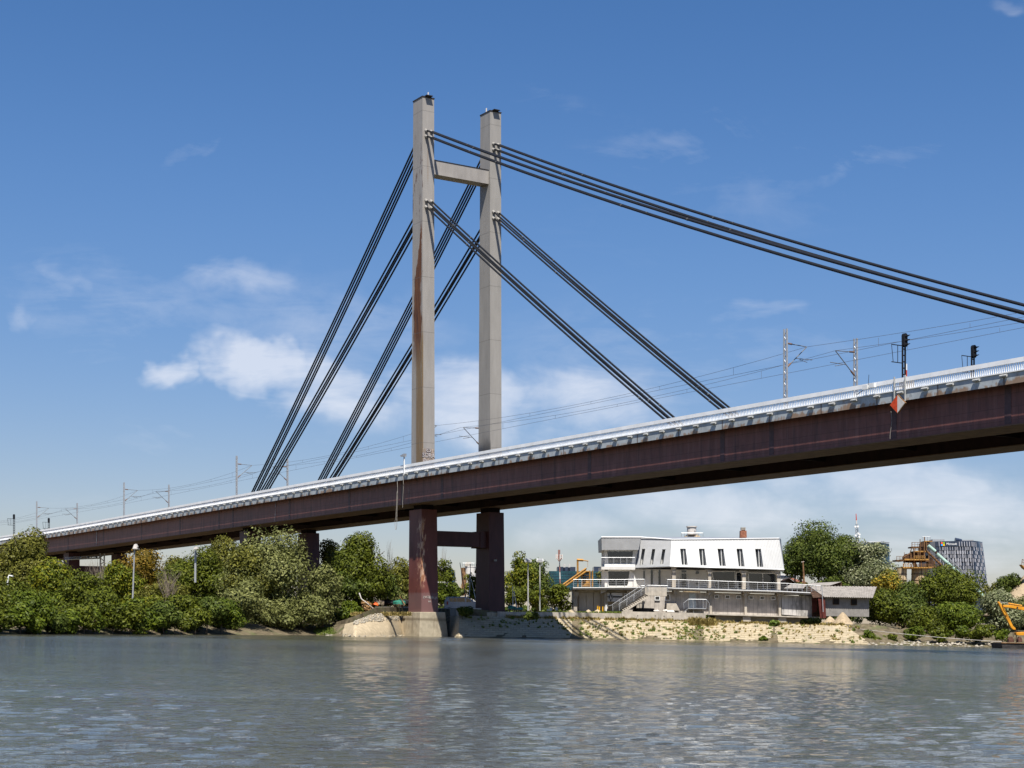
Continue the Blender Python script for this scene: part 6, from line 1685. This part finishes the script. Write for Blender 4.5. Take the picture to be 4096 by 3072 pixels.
mb = MB(); mb.bar(W(*z5(212, 335), Y - 2), W(*z5(262, 395), Y - 2), .06); mb.bar(W(*z5(212, 350), Y - 2), W(*z5(252, 402), Y - 2), .06); mb.build('ladder', M['steel'], t)
# white silo between the pier legs
Y = 300
t = thing('white_silo', W(*zp(1060, 1100), Y), 'tall white cylindrical silo with railed top seen between the pier legs', 'silo')
c = W(*zp(1065, 1150), Y); r_ = 128 / 5.927 * Y / F
mb = MB(); mb.lathe(Vector((c.x, Y, 3)), [(r_, 0), (r_, WZ(zp(0, 412)[1], Y, 1880) - 3), (r_ * 1.06, WZ(zp(0, 408)[1], Y, 1880) - 3), (r_ * 1.06, WZ(zp(0, 388)[1], Y, 1880) - 3), (.3, WZ(zp(0, 380)[1], Y, 1880) - 3)], 32); mb.build('silo_body', M['white_wall'], t)
slab('filter_unit', [zp(950, 310), zp(1000, 285), zp(1085, 285), zp(1090, 380), zp(950, 385)], Y - 1, 2, M['concrete'], t)
tp = [zp(u, 312) for u in (890, 940, 1000, 1060, 1120, 1175)]; railing(tp, [zp(u, 395) for u in (890, 940, 1000, 1060, 1120, 1175)], Y - 2.4, t, 'handrail', 1, .05)
mb = MB(); mb.prism([W(*zp(925, 640), Y - 1), W(*zp(932, 1030), Y - 1), W(*zp(830, 1030), Y - 1), W(*zp(810, 960), Y - 1)], Vector((0, 1.5, 0))); mb.build('chute', M['silo'], t)
mb = MB(); mb.tube([W(*zp(900, 420), Y - 1.5), W(*zp(928, 760), Y - 1.5), W(*zp(925, 1080), Y - 1.5)], .45, 8); mb.build('downpipe', M['rust'], t)
# rusty batching plant with turquoise pipe
KD = 1.2
Y = 232
t = thing('batching_plant', W(*zs(850, 1450), Y), 'rusty silo plant with stacked platforms and railings above the bushes at right', 'industrial plant')
for u, hw, v in ((1010, 218, 1055), (500, 140, 1060)):
    c = W(*zs(u, v), Y); r_ = hw / 6.913 * Y * KD / F; top = c.z
    mb = MB(); mb.lathe(Vector((c.x, c.y + r_, 2.5)), [(r_ * .99, 0), (r_ * .99, top - 2.5), (.1, top - 2.5)], 32); s_ = mb.build('silo_body', M['silo'], t, smooth=False)
    for v2 in (1225, 1400):
        zz = W(*zs(u, v2), Y).z; mb = MB(); mb.lathe(Vector((c.x, c.y + r_, zz)), [(r_ * 1.0, 0), (r_ * 1.03, 0), (r_ * 1.03, .12), (r_ * 1.0, .12)], 32); mb.build('hoop', M['rust_dark'], s_)
    mb = MB(); mb.bar(W(*zs(u, v), Y - .03), W(*zs(u + 8, 1600), Y - .03), .05); mb.build('seam', M['rust_dark'], s_)
for u0, u1, v0, v1, dy, dp, m in ((490, 1300, 1015, 1055, -.6, 5, 'ochre'), (540, 1205, 795, 835, -.2, 4.5, 'ochre'), (750, 990, 455, 490, .4, 3, 'rust'), (830, 1175, 575, 608, .2, 3.5, 'ochre'), (1110, 1310, 298, 322, .2, 3, 'ochre'), (320, 545, 822, 862, .2, 3, 'rust'), (1290, 1560, 1005, 1045, .2, 4, 'rust')):
    slab('platform', [zs(u0, v0), zs(u1, v0), zs(u1, v1), zs(u0, v1)], Y + dy, dp, M[m], t)
for pts, dy, m in (([(535, 745), (610, 655), (620, 690), (700, 640), (830, 590), (960, 565), (1000, 610), (1110, 610), (1110, 790), (540, 790)], 1.2, 'rust_dark'), ([(990, 480), (1030, 340), (1090, 325), (1150, 350), (1150, 575), (990, 575)], 1.0, 'rust_dark'), ([(570, 840), (1210, 840), (1210, 880), (800, 900), (560, 890)], 1.5, 'rust_dark'), ([(1190, 700), (1330, 800), (1390, 1010), (1210, 1010)], 1.5, 'rust_dark'), ([(800, 880), (850, 880), (910, 1015), (850, 1015)], .8, 'rust_dark'), ([(1145, 330), (1235, 325), (1210, 420), (1160, 440)], .3, 'rust_dark')):
    slab('machinery', [zs(*q) for q in pts], Y + dy, 1.6, M[m], t)
fr = MB()
for x0, y0, x1, y1, w in ((745, 340, 745, 480, .07), (805, 490, 805, 1015, .1), (970, 250, 970, 800, .08), (1090, 190, 1090, 800, .1), (1145, 330, 1150, 600, .1), (1215, 600, 1215, 1020, .1), (740, 490, 690, 650, .1), (700, 650, 530, 740, .08), (560, 840, 500, 1015, .09), (1000, 840, 1005, 1015, .12), (720, 640, 720, 800, .1), (910, 600, 930, 800, .08), (1370, 850, 1375, 1015, .12), (690, 860, 620, 960, .05), (535, 620, 535, 745, .05), (700, 930, 740, 1015, .07), (1110, 930, 1110, 1015, .07)):
    fr.bar(W(*zs(x0, y0), Y + .1), W(*zs(x1, y1), Y + .1), w)
fr.build('frame', M['rust'], t)
for u0, u1, v0, v1, dy, m in ((318, 505, 728, 825, 0, 'rust'), (500, 715, 935, 1015, -.7, 'ochre'), (742, 992, 345, 460, .3, 'rust'), (1030, 1250, 186, 300, .1, 'steel'), (805, 1110, 722, 795, -.3, 'ochre'), (780, 980, 500, 580, .6, 'rust'), (1390, 1530, 935, 1010, .1, 'rust'), (730, 1200, 945, 1015, -.7, 'rust')):
    n = max(2, int((u1 - u0) / 65)); us_ = [u0 + (u1 - u0) * i / n for i in range(n + 1)]
    mb = MB(); mb.tube([W(*zs(u, v0), Y + dy) for u in us_], .045, 5); mb.tube([W(*zs(u, (v0 + v1) / 2), Y + dy) for u in us_], .03, 4)
    for u in us_: mb.bar(W(*zs(u, v0), Y + dy), W(*zs(u, v1), Y + dy), .04)
    mb.build('handrail', M[m], t)
t = thing('feed_pipe', W(*z7(1020, 1020), 226), 'long turquoise pipe conveyor slanting down from the rusty plant to the right', 'pipe')
P_ = [zs(1195, 430), zs(1390, 592)]; Q_ = [zs(1430, 655), z7(815, 828), z7(1030, 1030)]
mb = MB(); mb.tube([W(*P_[0], 227), W(*P_[1], 227)], .29, 14); mb.build('pipe_section', M['turq'], t)
mb = MB(); mb.tube([W(*Q_[0], 227), W(*Q_[1], 226.5), W(*Q_[2], 226)], .29, 14); ps = mb.build('pipe_section', M['turq'], t)
mb = MB(); mb.tube([W(*P_[1], 227), W(*Q_[0], 227)], .17, 10); mb.build('coupling', M['rust_dark'], t)
for i in range(22):
    f = i / 21; a = (Q_[0][0] + (Q_[2][0] - Q_[0][0]) * f, Q_[0][1] + (Q_[2][1] - Q_[0][1]) * f); d = (W(*Q_[2], 226) - W(*Q_[0], 227)).normalized(); q = W(*a, 227 - f)
    mb = MB(); mb.tube([q, q + d * .07], .32, 14); mb.build('band', M['turq'], ps)
mb = MB()
for (a, b, dv) in ((zs(1170, 560), zs(1610, 975), 0),): mb.prism([W(*a, 228), W(*b, 228), W(b[0], b[1] + 7, 228), W(a[0], a[1] + 7, 228)], Vector((0, .8, 0)))
mb.build('support_beam', M['rust'], t)
mb = MB()
for i in range(9):
    f = i / 8; mb.bar(W(3540 + (1180 + 430 * f) / 6.913, 2120 + (570 + 400 * f) / 6.913, 227.9), W(3540 + (1250 + 430 * f) / 6.913, 2120 + (545 + 380 * f) / 6.913, 227.4), .04)
mb.build('lattice', M['steel'], t)
mb = MB()
for dv in (-7, -11): mb.tube([W(zs(1600, 700)[0], zs(1600, 700)[1] + dv, 227.6), W(z7(1045, 1005)[0], z7(1045, 1005)[1] + dv, 226.6)], .035, 4)
for i in range(16):
    f = i / 15; a = zs(1600, 700); b = z7(1045, 1005); q = (a[0] + (b[0] - a[0]) * f, a[1] + (b[1] - a[1]) * f); mb.bar(W(q[0], q[1] + 2, 227.4 - f), W(q[0], q[1] - 11, 227.5 - f), .03)
mb.build('handrail', M['steel'], t)
# gravel heap and conveyor tip at the right edge
KD = 1.0
heap(4150, 2268, 2450, 215, 300, 'gravel', 'huge conical gravel heap rising above bushes at the right edge', 'gravel_heap', seed=3)
t = thing('conveyor_tip', W(4110, 2262, 296), 'rusty conveyor tip with railing poking in above the gravel heap', 'conveyor')
mb = MB(); mb.prism([W(4086, 2258, 296), W(4096, 2272, 296), W(4180, 2330, 296), W(4180, 2312, 296)], Vector((0, 1.5, 0))); mb.build('belt_frame', M['ochre'], t)
mb = MB(); mb.bar(W(4087, 2257, 296), W(4089, 2237, 296), .06); mb.bar(W(4089, 2237, 296), W(4180, 2290, 296), .06); mb.bar(W(4088, 2247, 296), W(4180, 2301, 296), .05); mb.bar(W(4096, 2262, 296), W(4097, 2242, 296), .05); mb.build('handrail', M['rust'], t)

# ------------------------------------------------------------------ barge with excavator
Y = Yat(4050, 2594.0)
bg_ = thing('barge', W(4150, 2592, Y), 'dark rusty barge moored at the right edge with excavator aboard', 'barge')
mb = MB(); a = W(4007, 2572, Y); zt = a.z
YX = Y
pts = [Vector((WX(4012, Y), Y, -.4)), Vector((WX(4007, Y), Y, zt)), Vector((WX(4420, Y), Y, zt)), Vector((WX(4420, Y), Y, -.4))]
mb.prism(pts, Vector((0, 4.2, 0))); mb.build('hull', M['hull'], bg_, bevel=.03)
mb = MB(); mb.tube([Vector((WX(4006, Y), Y - .05, zt)), Vector((WX(4420, Y), Y - .05, zt))], .07, 6); mb.build('rubbing_strake', M['rust'], bg_)
for u in (80, 140, 200, 262, 330): mb = MB(); x = WX(4007 + u * .6, Y); mb.box(x, x + .05, Y - .04, Y, -.2, zt - .08); mb.build('rib', M['hull'], bg_)
ex_ = thing('excavator', W(4140, 2570, Y), 'yellow excavator arm reaching over the barge at the right edge', 'excavator')
EY = Y + 1.2
st = slab('stick', [zx(366, 830), zx(376, 812), zx(392, 822), zx(440, 885), zx(520, 1020), zx(600, 1195), zx(645, 1240), zx(640, 1262), zx(600, 1255), zx(572, 1225)], EY, .45, M['digger'], ex_, .03)
slab('boom', [zx(445, 880), zx(452, 868), zx(560, 868), zx(774, 900), zx(1100, 1010), zx(1500, 1330), zx(1420, 1390), zx(1040, 1090), zx(774, 953), zx(560, 912), zx(452, 902)], EY + .1, .5, M['digger'], ex_, .03)
mb = MB(); mb.tube([W(*zx(385, 820), EY + .2), W(*zx(530, 842), EY + .2)], .045, 8); mb.build('piston_rod', M['clamp'], ex_)
mb = MB(); mb.tube([W(*zx(525, 842), EY + .2), W(*zx(740, 880), EY + .2)], .09, 8); mb.build('hydraulic_cylinder', M['digger'], ex_)
mb = MB(); mb.tube([W(*zx(430, 850), EY - .05), W(*zx(450, 930), EY - .08), W(*zx(500, 985), EY - .1), W(*zx(510, 1030), EY - .08), W(*zx(470, 1020), EY - .06), W(*zx(490, 1050), EY - .05)], .03, 6); mb.build('hose', M['black'], ex_)
mb = MB(); mb.tube([W(*zx(668, 905), EY), W(*zx(668, 905), EY + .05), W(*zx(672, 930), EY - .02)], .09, 8); mb.build('hose_clamp', M['black'], ex_)
mb = MB(); mb.bar(W(*zx(640, 1255), EY + .2), W(*zx(662, 1310), EY + .2), .08); mb.build('linkage', M['rust_dark'], st)
slab('bucket', [zx(655, 1300), zx(820, 1292), zx(810, 1335), zx(760, 1350), zx(690, 1350), zx(652, 1338)], EY - .2, .9, M['digger'], ex_, .03)
slab('cab', [zx(1100, 1000), zx(1450, 1000), zx(1450, 1460), zx(1050, 1460), zx(1050, 1250)], EY + .8, 1.8, M['digger'], ex_, .06)
mb = MB(); mb.tube([W(*zx(1000, 1440), EY + .3), W(*zx(1560, 1440), EY + .3)], .3, 10); mb.build('track', M['tyre'], ex_)
def grab(u0, u1, lb):
    w = u1 - u0; pts = [zx(u0, 1458), zx(u0 + w * .05, 1410), zx(u0 + w * .3, 1375), zx(u0 + w * .5, 1366), zx(u0 + w * .75, 1380), zx(u0 + w * .95, 1415), zx(u1, 1456)]
    mb = MB(); mb.face(pts, EY - .5, .7); return tag(mb.build('grab_shell', mat('grab_rust', (.13, .065, .045), .8, .2, 0, .3, 4) if 'grab_rust' not in bpy.data.materials else bpy.data.materials['grab_rust'], bevel=.03), lb, 'bucket', 'rusty grab shells on the barge')
grab(530, 622, 'left rusty clamshell grab half standing on the barge'); grab(684, 752, 'right rusty clamshell grab half standing on the barge')
mb = MB(); mb.bar(W(*zx(600, 1290), EY), W(*zx(605, 1375), EY), .04); mb.bar(W(*zx(655, 1345), EY), W(*zx(650, 1470), EY), .05); mb.build('chain', M['rust_dark'], ex_)
mb = MB()
pts = []
for i in range(21):
    f = i / 20; px = 3440 + (4007 - 3440) * f; Yr = Yw(3440) + 5 + (Y - Yw(3440) - 5) * f; py = 2516 + (2567 - 2516) * f + 5 * math.sin(math.pi * f); pts.append(W(px, py, Yr - 2.5 * math.sin(math.pi * f)))
mb.tube(pts, .03, 5); tag(mb.build('mooring_rope', M['signwhite']), 'long pale mooring rope running along the right shore to the barge', 'rope')
